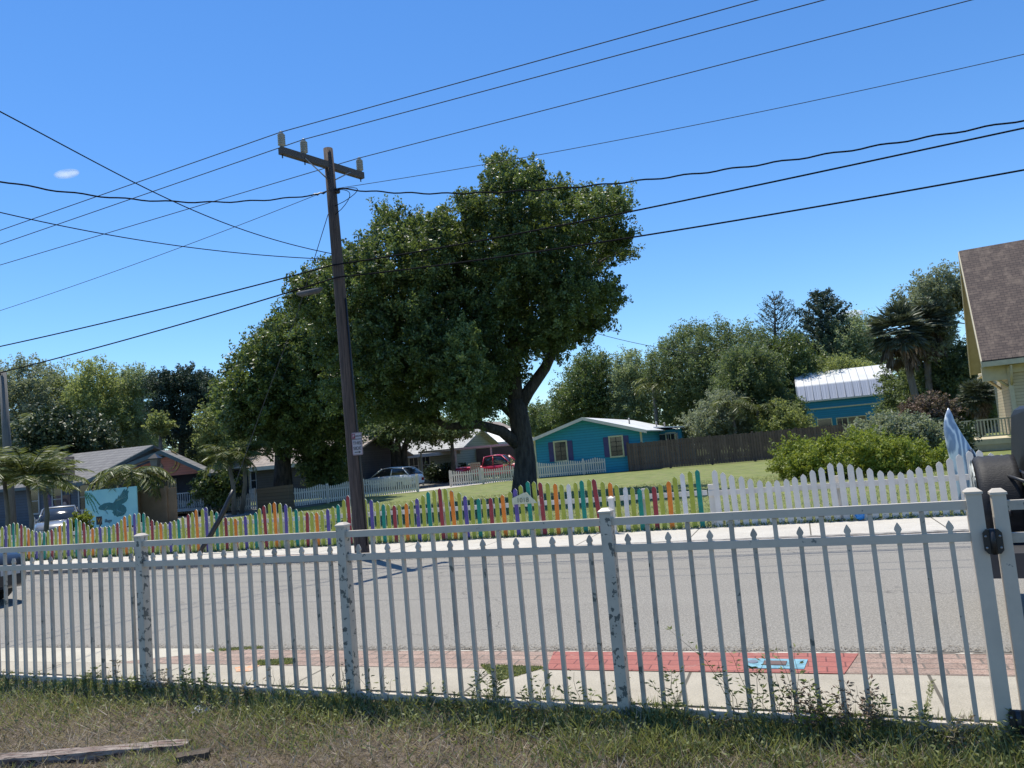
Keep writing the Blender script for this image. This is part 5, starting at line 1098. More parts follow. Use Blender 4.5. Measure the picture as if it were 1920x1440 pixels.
# the big oak
D0 = 27.5; base = G(985, 934); base[1] = D0
oak_main = [(905, 345), (910, 305), (930, 292), (955, 300), (970, 288), (992, 292), (1005, 312), (1022, 305), (1036, 342), (1060, 350), (1090, 360), (1110, 350), (1125, 362), (1160, 345), (1172, 372), (1192, 385), (1188, 425), (1212, 440), (1218, 466), (1205, 488), (1182, 474), (1150, 482), (1110, 505), (1120, 530), (1150, 512), (1168, 522), (1175, 548), (1165, 580), (1150, 598), (1125, 625), (1110, 655), (1085, 668), (1060, 695), (1030, 690), (1010, 700), (990, 700), (960, 740), (930, 770), (900, 790), (870, 800), (860, 700), (840, 600), (850, 480), (838, 400), (862, 362), (896, 352)]
oak_left = [(560, 540), (580, 515), (620, 505), (640, 492), (660, 470), (690, 445), (705, 430), (698, 395), (715, 380), (740, 392), (765, 378), (785, 400), (778, 425), (800, 405), (820, 402), (838, 378), (870, 385), (890, 420), (900, 600), (930, 700), (950, 760), (930, 790), (880, 800), (840, 792), (800, 800), (740, 796), (700, 792), (650, 780), (610, 750), (600, 640), (545, 600), (530, 560)]
front = [(858, 612), (885, 597), (903, 625), (900, 655), (922, 690), (918, 740), (895, 760), (890, 785), (860, 800), (835, 785), (845, 760), (822, 735), (826, 690), (842, 665), (838, 640)]
ins_ = lambda P, k=.955, dy=16: [((x-900)*k+900, (y-600)*k+600+(dy if y < 460 else 6)) for x, y in P]
oak_main, oak_left = ins_(oak_main, .965), ins_(oak_left, .96)
tr = [([tuple(base+np.array([0, 0, -.2])), tuple(base+np.array([0, 0, .35])), tuple(at(985, 860, D0)), tuple(at(976, 800, D0)), tuple(at(968, 750, D0))], [.75, .47, .37, .37, .35]),
      limb([(970, 770), (990, 735), (1022, 690), (1045, 640), (1075, 570), (1100, 515), (1130, 478)], D0, .26, .07, [0, 0, 0, .3, .5, .6, .8]), limb([(1050, 620), (1090, 600), (1130, 560)], D0, .12, .04, [.2, .5, .8]), limb([(1095, 530), (1112, 500), (1140, 482), (1170, 470)], D0, .07, .03, [.6, .6, .7, .8]),
      limb([(978, 838), (940, 808), (895, 795), (840, 800), (780, 770)], D0, .24, .08, [0, -.4, -.8, -1.2, -1.4]), limb([(972, 790), (945, 765), (925, 745), (900, 690)], D0, .16, .05, [0, .3, .7, 1.]),
      limb([(967, 755), (962, 680), (965, 560), (960, 460), (965, 360)], D0, .30, .05, [0, 0, .3, .5, .5]), limb([(964, 700), (900, 600), (820, 520), (760, 440)], D0, .2, .05, [0, -.5, -.5, -.2]), limb([(965, 600), (1020, 500), (1090, 420), (1160, 390)], D0, .16, .04, [0, .4, .4, .5]),
      limb([(960, 720), (860, 660), (740, 610), (640, 570)], D0, .2, .05, [0, -1, -1.8, -2.])]
tree('oak_tree', 'largest leafy oak with a thick dark trunk on the lawn behind the number board', [(oak_main, D0+.5, 4.2, 2200, 96, .36, -.03), (oak_left, D0-.2, 4.4, 2400, 96, .36), (front, D0-3.6, 1.3, 190, 100, .30, .18)], 'oak', tr, BARK, .106, base=base, up=.15, fill=.26)
# second oak at the left
D1 = 40.; b1 = G(528, 950); b1 = np.array([at(528, 900, D1)[0], D1, 0])
ol = [(430, 785), (425, 755), (436, 722), (448, 690), (470, 655), (500, 640), (515, 618), (545, 600), (600, 560), (660, 600), (690, 700), (680, 800), (650, 822), (615, 840), (585, 850), (560, 842), (540, 845), (500, 840), (460, 825)]
tree('oak_tree', 'dense oak left of the utility pole shading the dark porch house', [(ol, D1, 4.5, 1900, 58, .5, .06), ([(562, 830), (648, 825), (655, 890), (620, 905), (585, 900), (566, 870)], D1+1, 1.2, 150, 60, .42, .05)], 'oak', [([tuple(b1), tuple(at(530, 870, D1)), tuple(at(532, 800, D1)), tuple(at(540, 700, D1))], [.55, .42, .38, .2]), limb([(532, 820), (500, 760), (470, 700)], D1, .2, .06), limb([(534, 800), (580, 740), (620, 680)], D1, .2, .06)], BARK, .17, base=b1, up=.15)
D2 = 52.; b2 = np.array([at(740, 880, D2)[0], D2, 0])
tree('oak_tree', 'three-stemmed tree standing just behind the parked white car', [([(696, 800), (720, 785), (800, 780), (845, 795), (842, 815), (805, 832), (780, 826), (750, 828), (720, 832), (698, 826)], D2, 2.2, 340, 50, .55)], 'oakd', [([tuple(b2), tuple(at(738, 850, D2)), tuple(at(728, 810, D2))], [.3, .2, .12]), ([tuple(b2+np.array([.3, 0, 0])), tuple(at(746, 840, D2)), tuple(at(745, 800, D2))], [.3, .22, .12]), ([tuple(b2+np.array([.6, 0, 0])), tuple(at(758, 845, D2)), tuple(at(768, 800, D2))], [.3, .2, .12])], BARK, .2, base=b2)
b2 = np.array([at(849, 890, 50)[0], 50, 0])
tree('slender_tree', 'slim tree with a thin dark trunk in front of the carport', [([(820, 795), (880, 795), (882, 815), (860, 825), (835, 822), (820, 815)], 50, 1.0, 90, 50, .5)], 'oakd', [([tuple(b2), tuple(at(848, 840, 50)), tuple(at(845, 800, 50))], [.16, .12, .08])], BARK, .2, base=b2)

def bgtree(name, label, poly, D, thick, ncl, per, r, leaf, size, stems, bark=BARKG, cat='tree', **kw):
    x0, y0 = stems[0][0]; b = np.array([at(x0, y0, D)[0], D, 0]); T_ = []
    for k, st in enumerate(stems):
        pts = [tuple(at(x, y, D+(0 if j == 0 else random.uniform(-.5, .5)))) for j, (x, y) in enumerate(st)]
        if k == 0: pts = [tuple(b)]+pts
        n = len(pts); r0 = (.3 if k == 0 else .16)*D/60; T_.append((pts, [r0*(1-.75*j/(n-1)) for j in range(n)]))
    size *= .82; ncl = int(ncl*1.15); per = int(per*1.15)
    lobes = [(poly, D, thick, ncl, per, r)] if not isinstance(poly[0], list) else [(p, D, thick, int(ncl/len(poly)), per, r) for p in poly]
    return tree(name, label, lobes, leaf, T_, bark, size, cat=cat, base=b, **kw)
# left background
bgtree('background_tree', 'grey-green tree behind the left utility pole, leftmost of the treeline', [(-40, 720), (0, 705), (25, 690), (60, 678), (92, 684), (108, 705), (122, 760), (100, 850), (-40, 860)], 62, 4, 620, 42, .75, 'grey', .24, [[(50, 830), (60, 760), (55, 700)], [(60, 780), (90, 730)], [(60, 790), (20, 740)]])
bgtree('background_tree', 'airy light green tree next to the leftmost treeline tree', [(100, 760), (98, 718), (120, 702), (150, 705), (175, 722), (190, 790), (170, 860), (110, 860)], 66, 4, 520, 42, .75, 'yel', .22, [[(140, 830), (145, 760), (150, 720)], [(145, 780), (170, 740)]])
bgtree('background_tree', 'tallest rounded green tree of the left treeline above the grey roof', [(165, 740), (178, 700), (195, 688), (220, 694), (240, 710), (246, 735), (262, 790), (240, 860), (180, 860)], 60, 4, 620, 42, .7, 'yel', .22, [[(205, 830), (208, 760), (210, 710)], [(208, 780), (235, 735)], [(208, 790), (180, 740)]])
bgtree('background_tree', 'thin open tree with gaps of sky left of the dark lumpy tree', [[(248, 720), (262, 702), (282, 698), (292, 715), (285, 735), (262, 745), (250, 740)], [(245, 745), (295, 740), (305, 790), (300, 850), (240, 850)]], 62, 3, 330, 34, .6, 'pale', .2, [[(262, 830), (264, 760), (275, 715)], [(264, 770), (255, 725)], [(266, 770), (290, 750)]])
bgtree('magnolia_tree', 'glossy dark low tree over the grey shingle roof at the left', [(62, 850), (75, 800), (100, 785), (130, 775), (160, 785), (185, 795), (205, 820), (212, 850), (180, 862), (90, 868)], 50, 3, 420, 45, .6, 'mag', .3, [[(130, 850), (130, 810)]], BARK)
lump = [circ(315, 725, 26, 20), circ(345, 718, 24, 22), circ(372, 716, 20, 22), circ(402, 733, 17, 14), circ(410, 745, 10, 9), circ(380, 745, 24, 18), circ(335, 760, 34, 38), circ(345, 810, 34, 40), circ(388, 758, 9, 12), circ(320, 780, 26, 30)]
bgtree('cypress_tree', 'dark lumpy evergreen standing out against the sky left of the oaks', lump, 56, 2.2, 760, 50, .48, 'pine', .2, [[(340, 840), (345, 770), (350, 725)], [(348, 760), (385, 745), (405, 738)], [(345, 770), (318, 740)]], BARK)
bgtree('background_tree', 'yellow-green sunlit tree just left of the left oak', [(385, 800), (392, 780), (410, 770), (430, 768), (450, 790), (460, 840), (440, 860), (395, 850)], 54, 2.5, 300, 45, .6, 'yel', .2, [[(420, 850), (420, 800)]])
bgtree('background_tree', 'low green trees behind the beige bungalow', [(355, 850), (365, 815), (400, 805), (440, 815), (470, 840), (470, 880), (360, 880)], 60, 2.5, 260, 45, .7, 'oakd', .22, [[(410, 860), (410, 830)]])
bgtree('conifer_tree', 'small dark conifer tip showing behind the left edge of the oak crown', [(490, 660), (497, 630), (505, 612), (512, 628), (520, 660)], 60, 1.0, 70, 45, .5, 'pine', .2, [[(504, 720), (504, 640)]], BARK)
bgtree('background_tree', 'shaded tree filling the space behind the grey gabled cottage', [(600, 790), (690, 780), (780, 780), (790, 810), (700, 815), (610, 830)], 72, 3, 380, 40, .8, 'oakd', .28, [[(690, 860), (690, 820)]])
bgtree('background_tree', 'distant low green tree between the oak trunk and the cottage roof', [(985, 800), (990, 770), (1010, 760), (1040, 765), (1060, 785), (1050, 812), (1000, 818)], 90, 3, 240, 40, .8, 'oakd', .28, [[(1020, 800), (1020, 780)]])
# right background
bgtree('background_tree', 'broad open green tree rising behind the turquoise cottage', [[(1040, 735), (1062, 700), (1080, 672), (1105, 662), (1140, 668), (1150, 690), (1140, 720), (1110, 760), (1060, 780), (1035, 770)], [(1020, 775), (1060, 740), (1120, 720), (1150, 740), (1150, 800), (1050, 805), (1018, 800)]], 74, 4, 900, 36, .7, 'oak', .24, [[(1095, 800), (1100, 740), (1105, 690)], [(1100, 750), (1130, 700)], [(1098, 760), (1065, 720)]])
bgtree('background_tree', 'green tree with pale twigs right of the broad tree over the cottage', [(1140, 700), (1160, 668), (1185, 662), (1200, 680), (1215, 700), (1225, 760), (1215, 810), (1140, 800)], 72, 3.5, 560, 38, .7, 'pale', .24, [[(1175, 800), (1178, 730), (1180, 690)], [(1178, 740), (1205, 705)]])
bgtree('background_tree', 'large rounded grey-green oak, broadest of the right treeline', [(1205, 690), (1215, 655), (1250, 640), (1275, 622), (1310, 618), (1335, 612), (1370, 620), (1400, 616), (1425, 632), (1440, 665), (1450, 720), (1440, 760), (1400, 790), (1330, 800), (1250, 800), (1215, 770)], 68, 5, 1700, 40, .72, 'oakd', .22, [[(1330, 790), (1335, 720), (1345, 660)], [(1335, 730), (1390, 680)], [(1333, 740), (1280, 690)]])
bgtree('shade_tree', 'tall tree with a forked grey trunk behind the brown privacy fence', [(1340, 730), (1350, 680), (1390, 650), (1430, 660), (1455, 700), (1460, 750), (1420, 770), (1360, 770)], 54, 3, 520, 42, .6, 'oakd', .2, [[(1412, 815), (1400, 770), (1390, 720), (1396, 680)], [(1400, 770), (1425, 700)]])
bgtree('background_tree', 'medium green tree under the airy pine', [(1425, 655), (1450, 640), (1480, 630), (1500, 650), (1530, 690), (1540, 740), (1500, 770), (1440, 770)], 66, 3.5, 620, 40, .68, 'oak', .22, [[(1480, 780), (1480, 720)]])
bgtree('background_tree', 'lighter green tree behind the metal roof of the barn', [(1500, 710), (1530, 640), (1560, 605), (1590, 600), (1625, 605), (1650, 640), (1660, 700), (1600, 705), (1540, 715)], 70, 3.5, 760, 38, .7, 'pale', .23, [[(1580, 730), (1582, 670), (1590, 630)]])
bgtree('background_tree', 'yellowish low tree just above the barn roof', [(1490, 725), (1510, 695), (1560, 675), (1600, 680), (1640, 695), (1640, 712), (1500, 722)], 64, 2, 300, 40, .6, 'yel', .2, [[(1560, 740), (1560, 700)]])
bgtree('live_oak', 'ragged oak with bare curling twigs left of the yellow house', [[(1690, 560), (1705, 535), (1735, 515), (1758, 512), (1766, 530), (1760, 560), (1740, 590), (1700, 600)], [(1765, 560), (1772, 535), (1790, 530), (1796, 545), (1785, 565), (1772, 575)], [(1792, 560), (1800, 555), (1812, 570), (1810, 585), (1796, 578)], [(1720, 600), (1760, 590), (1765, 640), (1740, 680), (1700, 680)]], 48, 2.5, 640, 40, .5, 'grey', .19, [[(1745, 760), (1735, 690), (1740, 620), (1745, 560)], [(1738, 640), (1765, 600), (1785, 555)]], BARK)
bgtree('background_tree', 'dark shaded trees between the cabbage palms and the yellow house', [(1674, 800), (1676, 710), (1705, 660), (1740, 650), (1780, 640), (1815, 650), (1840, 700), (1850, 800), (1760, 810)], 50, 4, 900, 44, .6, 'oakd', .22, [[(1760, 800), (1760, 720), (1750, 670)], [(1758, 730), (1790, 680)]], BARK)
bgtree('background_tree', 'distant treeline glimpsed behind the white-roofed house', [(880, 820), (890, 800), (930, 795), (960, 800), (960, 840), (885, 840)], 95, 3, 200, 40, .9, 'oakd', .3, [[(920, 850), (920, 820)]])
for lab, poly, D, lf, n in (('olive shrub thicket over the left end of the brown privacy fence', [(1285, 820), (1290, 785), (1315, 765), (1345, 745), (1380, 748), (1400, 780), (1405, 830), (1340, 838)], 52, 'grey', 480), ('leafy mixed shrub over the middle of the brown privacy fence', [(1400, 830), (1405, 780), (1440, 760), (1470, 765), (1500, 790), (1505, 815), (1450, 825)], 51, 'yel', 400), ('vine-covered shrub at the left end of the barn', [(1440, 800), (1452, 760), (1470, 745), (1488, 752), (1498, 785), (1505, 815), (1470, 820)], 53, 'oak', 330)):
    x = sum(p[0] for p in poly)/len(poly); bgtree('shrub', lab, poly, D, 2.2, n, 44, .5, lf, .17, [[(x, 830), (x, 800)]], BARK, 'shrub')
def shrub(label, poly, D, thick, n, leaf, size, r=.3, per=60, name='shrub'):
    x = sum(p[0] for p in poly)/len(poly); b = np.array([at(x, 850, D)[0], D, 0]); st = [([tuple(b+np.array([.2*k-.3, 0, 0])), tuple(b+np.array([.35*k-.5, 0, .8]))], [.04, .015]) for k in range(4)]
    return tree(name, label, [(poly, D, thick, n, per, r)], leaf, st, BARK, size, cat='shrub', base=b)
shrub('bright yellow-green bush spreading behind the white picket fence', [(1455, 862), (1470, 838), (1500, 820), (1535, 822), (1570, 812), (1600, 808), (1650, 812), (1690, 830), (1740, 840), (1775, 850), (1785, 880), (1770, 905), (1700, 912), (1560, 915), (1490, 905), (1462, 885)], 25, 1.6, 900, 'bright', .085, .26, 62)
shrub('darker green clipped hedge shrub above the bright bush', [(1590, 815), (1605, 802), (1640, 792), (1690, 788), (1735, 792), (1745, 820), (1735, 850), (1680, 840), (1600, 820)], 29, 1.4, 520, 'grey', .11, .28, 60, 'hedge_shrub')
shrub('rusty brown topped bush between the hedge and the sculpture', [(1700, 775), (1712, 752), (1745, 748), (1772, 756), (1780, 780), (1772, 800), (1715, 800)], 31, 1.1, 260, 'red', .10, .25, 60, 'rusty_bush')
shrub('dark undergrowth below the rusty bush beside the porch steps', [(1735, 850), (1740, 800), (1780, 795), (1800, 810), (1800, 860), (1760, 868)], 30, 1., 260, 'mag', .14, .3, 50, 'dark_bush')
shrub('glossy green bush beneath the palms right of the mural house', [(380, 905), (392, 893), (420, 892), (432, 910), (430, 935), (385, 935)], 38, 1., 240, 'oak', .16, .35, 45)
shrub('small yellow-green bush at the foot of the turquoise painted sign', [(142, 985), (146, 968), (158, 968), (162, 985), (158, 995), (146, 995)], 23, .3, 60, 'bright', .08, .14, 40)
shrub('climbing green bush beside the grey gabled cottage', [(570, 880), (590, 850), (640, 850), (652, 880), (640, 915), (585, 915)], 43, 1., 240, 'yel', .18, .4, 40)
shrub('small rounded shrub beside the porch of the grey cottage', [(608, 918), (618, 905), (650, 906), (655, 920), (640, 925), (612, 925)], 42, .5, 60, 'oak', .15, .3, 40)
shrub('dark planting along the front of the pale green house', [(795, 895), (810, 880), (850, 882), (880, 880), (878, 895), (830, 898)], 57, .8, 140, 'mag', .2, .4, 40)
shrub('grey-leaved plants behind the white cottage fence beside the red truck', [(938, 895), (945, 868), (962, 865), (966, 890), (955, 898)], 50, .6, 60, 'grey', .17, .3, 40)
# far woods behind everything, one mass
def wood(label, poly, D, n, leaf):
    p, t, c = cloud(poly, D, 5, n, 40, 1.3); X, d = polysample(poly, n*4); q = px2w(X, D+3); q[:, 1] += rng.uniform(0, 5, len(q))
    leafmesh('far_wood', np.concatenate([p, q]), np.concatenate([np.full(len(p), .45), np.full(len(q), 1.1)]), LEAF[leaf], None, np.concatenate([t, np.full(len(q), .3)]), kind='stuff', label=label, cat='woodland')
wood('far line of woods seen through gaps in the left trees', [(-80, 800), (0, 790), (80, 770), (200, 775), (290, 780), (370, 800), (440, 815), (640, 800), (700, 790), (860, 800), (960, 800), (960, 860), (640, 880), (-80, 930)], 112, 900, 'oakd')
wood('far line of woods seen through gaps in the right trees', [(960, 800), (1010, 775), (1100, 760), (1250, 735), (1450, 715), (1640, 700), (1800, 690), (1990, 680), (1990, 780), (1600, 800), (960, 850)], 112, 800, 'oakd')
# ------------------------------------------------------------------ pines with whorled branches
def pine(name, label, x, ytop, ybot, D, wpx, n, ang, dens, leaf='pine', sz=.2, gap=1.):
    b = np.array([at(x, ybot, D)[0], D, 0]); top = at(x, ytop, D); bot = at(x, ybot, D); th = thing(name, label, 'pine tree', tuple(b), 0)
    m = MB(); m.tube([tuple(b), tuple(bot), tuple(top)], [.35, .25, .03], 8); obj('trunk', m, BARK, th)
    P = []; mbr = MB(); Wm = wpx/1442*D; Hh = top[2]-bot[2]
    for k in range(n):
        t = (k+.3)/n; z = top[2]-Hh*t; L = Wm*min(1, .35+t*1.7)*(1-.35*max(0, t-.75)*4)*random.uniform(.7, 1.1)
        for j in range(6):
            az = j*1.047+k*.5+random.uniform(-.2, .2); d = np.array([math.cos(az), math.sin(az), 0]); pts = []
            for q in range(6):
                s = q/5; pts.append(np.array([top[0], D, z])+d*L*s+np.array([0, 0, L*(ang*s+.35*s*s)]))
            mbr.tube([tuple(p) for p in pts], [.045, .035, .03, .025, .02, .01], 4)
            for q in range(int(L/.16*dens)):
                s = random.uniform(.25, 1)**.8; i = min(int(s*5), 4); c = pts[i]+(pts[i+1]-pts[i])*(s*5-i); P.append(c[None]+rng.normal(size=(7, 3))*np.array([.13, .13, .10])*gap)
    obj('branches', mbr, BARK, th); leafmesh('crown', np.concatenate(P), sz, LEAF[leaf], th, None, .4, .4); return th
pine('norfolk_pine', 'airy pine with upswept open branches against the sky', 1453, 560, 700, 74, 40, 15, .5, .9, sz=.17, gap=.75)
pine('dark_pine', 'dense dark conifer beside the small cloud', 1538, 553, 730, 70, 56, 15, .16, 2.6, sz=.24, gap=1.2)
# ------------------------------------------------------------------ palms
def cabbage(label, x, yc, D, Rm, base_px, lean):
    c = at(x, yc, D); b = np.array([at(*base_px, D)[0], D, 0]); th = thing('cabbage_palm', label, 'palm tree', tuple(b), 0)
    m = MB(); m.tube([tuple(b), tuple(at(*base_px, D)), tuple(at(*lean, D)), tuple(c-np.array([0, 0, Rm*.4]))], [.24, .21, .19, .18], 10); obj('trunk', m, BARKG, th)
    C_, D_, Z_ = fan_points(c, 130, Rm, 28, dn=-.6); leafmesh('frond', C_, np.array(Z_), LEAF['cab'], th, None, .3, .10, dirs=np.array(D_))
    C_, D_, Z_ = fan_points(c-np.array([0, 0, Rm*.75]), 46, Rm*.72, 18, dn=-1.); D_ = [np.array([d[0]*.4, d[1]*.4, -1.]) for d in D_]
    leafmesh('dead_fronds', C_, np.array(Z_), LEAF['dead'], th, None, .3, .16, dirs=np.array(D_)); return th
cabbage('large cabbage palm with a brown skirt on a leaning trunk behind the hedge', 1685, 622, 46, 1.75, (1718, 750), (1703, 690))
cabbage('cabbage palm crown merged behind the leaning palm', 1735, 605, 47, 1.7, (1745, 760), (1740, 700))
cabbage('small palm beside the porch of the yellow house', 1832, 742, 40, .9, (1835, 800), (1834, 770))
def fp(label, x, yb, yt, D, L, nf, leaf='palm', xt=None, **kw):
    b = np.array([at(x, yb, D)[0], D, 0]); return frond_palm('feather_palm', label, b, at(xt or x, yt, D), .10*D/30, .07*D/30, nf, L, leaf, BARKG, **kw)
fp('spreading date palm at the left edge with arching yellow-green fronds', 52, 985, 912, 21.5, 1.5, 40, lw=.36, nl=63, droop=.62, elev=(.35, 1.5), asp=.075)
fp('date palm left edge, partly cut off by the frame', 8, 985, 900, 22.5, 1.35, 30, lw=.34, nl=63, droop=.62, elev=(.35, 1.5), asp=.075)
fp('date palm right of the spreading palm over the parked grey car', 82, 975, 905, 24, 1.35, 28, lw=.34, nl=63, droop=.62, elev=(.35, 1.5), asp=.075)
fp('palm with a flat crown in front of the mural house roof', 248, 920, 890, 33, 1.9, 28, lw=.5, nl=45, droop=.72, elev=(-.1, .8))
fp('slim palm right of the mural house, left of a pair', 438, 945, 862, 35, 1.5, 22, lw=.45, nl=36, xt=428, droop=.8, tint=.6)
fp('slim palm right of the mural house, right of a pair', 452, 945, 858, 35.5, 1.5, 22, lw=.45, nl=36, xt=458, droop=.8, tint=.6)
fp('yellowish palm in the trees above the grey roof at the left', 62, 850, 790, 52, 2.0, 16, lw=.7, nl=22, tint=.9)
bgtree('background_tree', 'small yellow-green treetop in front of the dark lumpy evergreen', circ(301, 797, 19, 15), 52, .8, 70, 45, .35, 'yel', .2, [[(301, 850), (301, 805)]])
fp('golden palm among the trees behind the turquoise cottage', 1225, 775, 722, 66, 2.2, 16, lw=.8, nl=22, tint=.85)
fp('green palm in the shrubs over the privacy fence', 1372, 800, 765, 50, 1.8, 16, lw=.6, nl=22)
fp('young palm in the shrubs beside the forked grey trunk', 1420, 800, 770, 50, 1.4, 14, lw=.5, nl=22)

# ================================================================== YARD: WEEDS, TIMBER, LITTER
def weed(label, a, h, n, leaf='weed', size=.034, spread=.18, d=-.05, name='weed_plant', lr=1., dens=15):
    th = thing(name, label, 'weed', tuple(NF(a, d, yz(a, -d))), math.atan2(FU_[1], FU_[0]), 'weeds growing through the metal fence'); mb = MB(NF); C_ = []; D_ = []; Z_ = []
    for k in range(n):
        x = a+random.uniform(-.5, .5)*spread; y = d+random.uniform(-.08, .06); lx = random.gauss(0, .28); ly = random.gauss(0, .18); hh = h*random.uniform(.55, 1.05); z0 = yz(a, -d)-.01; pts = []
        for q in range(7):
            s = q/6; pts.append((x+lx*hh*s*s+.012*math.sin(q*2+k), y+ly*hh*s, z0+hh*s*(1-.12*abs(lx)*s)))
        mb.tube(pts, [.0026*(1-.7*q/6) for q in range(7)], 4)
        for q in range(dens):
            s = random.uniform(.25, 1.)**.8; i = min(int(s*6), 5); u_ = s*6-i; p0_, p1_ = np.array(NF(*pts[i])), np.array(NF(*pts[i+1])); c = p0_+(p1_-p0_)*u_
            az = random.uniform(0, 6.28); dd = np.array([math.cos(az), math.sin(az), random.uniform(0, .8)]); dd /= np.linalg.norm(dd)
            for w_ in range(int(3*lr)):
                az2 = az+random.uniform(-.9, .9); d2 = np.array([math.cos(az2), math.sin(az2), dd[2]]); d2 /= np.linalg.norm(d2); l = size*random.uniform(.6, 1.2); C_.append(c+dd*.02+d2*l/2); D_.append(d2); Z_.append(l)
    obj('stem', mb, M_STEM, th); leafmesh('leaves', C_, np.array(Z_), LEAF[leaf], th, None, .5, .30, dirs=np.array(D_)); return th
M_STEM = M('weed_stem', (.12, .11, .05), (.08, .075, .035), 20, .7)
def au(x): return float((G(x, 1330, -.05)-FA)@FU_)
for lab, x, h, n, lf, kw in (('tall leafy weed rising before the light blue plate', 1405, .62, 5, 'weed', {}), ('thin weed reaching highest beside the light blue plate', 1500, .72, 3, 'weed', {}), ('leafy weed right of the light blue plate', 1450, .40, 6, 'weed', {}),
    ('bushy weed just right of the third fence post', 1290, .38, 5, 'weed', {}), ('small weed left of the third fence post', 1110, .32, 4, 'weed', {}), ('leafy weed before the moss wedge', 905, .34, 8, 'weed', {}), ('weed right of the moss wedge', 1010, .32, 6, 'weed', {}),
    ('dry spindly weed leaning on the second fence post', 620, .36, 4, 'straw', {'dens': 5}), ('spindly weed right of the second fence post', 690, .34, 4, 'weed', {'dens': 6}), ('weed midway between second and third posts', 840, .22, 5, 'weed', {}), ('weed halfway along the second fence panel', 790, .20, 4, 'weed', {}),
    ('dark green weed climbing the base of the leftmost visible post', 290, .26, 9, 'oak', {}), ('dry bramble tuft left of the first fence post', 215, .22, 12, 'straw', {'dens': 7}), ('thin dry weed at the left end of the fence', 95, .3, 5, 'straw', {'dens': 6}), ('low leafy weed near the left edge', 30, .18, 8, 'weed', {}), ('low weed at the foot of the first panel', 150, .18, 8, 'weed', {}),
    ('tall dry stalk with a dark head near the orange paint mark', 470, .30, 2, 'straw', {'dens': 6}), ('weed in front of the orange paint mark', 420, .2, 5, 'straw', {'dens': 7}),
    ('reddish brown dense bramble at the fence foot, right half', 1570, .30, 34, 'red', {'spread': .5, 'size': .03, 'dens': 12}), ('leafy green weed beside the reddish bramble', 1530, .30, 7, 'bright', {}), ('twiggy weed right of the reddish bramble', 1640, .26, 6, 'weed', {'dens': 8}),
    ('low sparse weed before the gate post', 1790, .16, 6, 'straw', {'dens': 7}), ('small dark weed at the foot of the gate hinge', 1885, .20, 7, 'weed', {}), ('low weed in the middle of the right panel', 1700, .2, 6, 'weed', {})):
    weed(lab, au(x), h, n, lf, **kw)
# old timber at the bottom left
def yg(x, y): return G(x, y, -.17)
TW_ = M('weathered_timber', (.34, .29, .25), (.15, .09, .075), 5, .9, .8, 40, (1.2, 9, 9), .4, .6, spot=((.03, .025, .022), 7, .57))
def timber(label, p, q, w, h, z, red=None):
    a, b = yg(*p), yg(*q); X = (b-a); L = np.linalg.norm(X); X /= L; Y = np.array([-X[1], X[0], 0]); f_ = lambda s, t, r: a+X*s+Y*t+np.array([0, 0, r]); th = thing('old_timber', label, 'timber', tuple((a+b)/2), math.atan2(X[1], X[0]))
    m = MB(f_); n = 14; R_ = []
    for k in range(n+1):
        s = L*k/n; j = lambda v: v*(1+random.uniform(-.07, .07)); R_.append([(s, 0, -.03), (s, j(w), -.03), (s, j(w), j(h)), (s, j(w)*.5, j(h)*1.03), (s, j(w)*.03, j(h)*.97)])
    m.loft(R_, smooth=False); obj('beam', m, red or TW_, th)
timber('weathered grey and red timber lying in the dry grass at the bottom left', (-60, 1440), (348, 1408), .12, .04, 0)
timber('short dark rotten timber end beside the long weathered timber', (330, 1436), (392, 1425), .09, .05, 0, M('rotten_wood', (.10, .075, .055), (.05, .04, .03), 9, .95, .5))
def crumple(name, label, p, r, mat, flat=.45, seed=3, cat='litter'):
    c = yg(*p)+np.array([0, 0, .01]); n, k = 14, 9; m = MB(); R_ = []; rs = random.Random(seed)
    for i in range(1, k): R_.append([(c[0]+r*math.sin(math.pi*i/k)*math.cos(2*math.pi*j/n)*rs.uniform(.55, 1.2), c[1]+r*.7*math.sin(math.pi*i/k)*math.sin(2*math.pi*j/n)*rs.uniform(.55, 1.2), c[2]+r*flat*(1-math.cos(math.pi*i/k))*rs.uniform(.7, 1.2)) for j in range(n)])
    m.loft(R_, smooth=False); obj(name, m, mat, label=label, cat=cat)
crumple('crumpled_paper', 'crumpled white paper litter in the grass near the first fence post', (377, 1346), .085, M('litter_white', (.62, .63, .66), (.45, .46, .5), 30, .6))
PL = M('clear_plastic', (.42, .46, .46), (.20, .23, .22), 25, .12, spec=.9)
crumple('plastic_bag', 'crinkled clear plastic litter at the bottom edge, right of centre', (1440, 1422), .075, PL, .5, 8)
crumple('plastic_bag', 'faint greenish plastic litter in the grass at the bottom right', (1790, 1412), .05, M('green_plastic', (.16, .24, .18), (.09, .14, .10), 25, .2), .4, 12)
crumple('paper_scrap', 'tiny pale scrap in the dry grass at the bottom, right of centre', (1160, 1422), .014, M('litter_pale', (.55, .5, .42), None, 30, .8), .25, 5)
c = S(*ut(FP(1614, 976, 13.78))); m = MB(); rs = random.Random(4)
m.loft([[(c[0]+.085*math.sin(math.pi*i/8)*math.cos(2*math.pi*j/12)*rs.uniform(.75, 1.15), c[1]+.05*math.sin(math.pi*i/8)*math.sin(2*math.pi*j/12), .075+.19*(1-math.cos(math.pi*i/8))/2*rs.uniform(.9, 1.1)) for j in range(12)] for i in range(1, 8)], smooth=False)
obj('plastic_bag', m, M('bright_blue_plastic', (.01, .22, .62), (.01, .16, .5), 20, .35), label='bright blue plastic bag at the foot of the white picket fence', cat='litter')
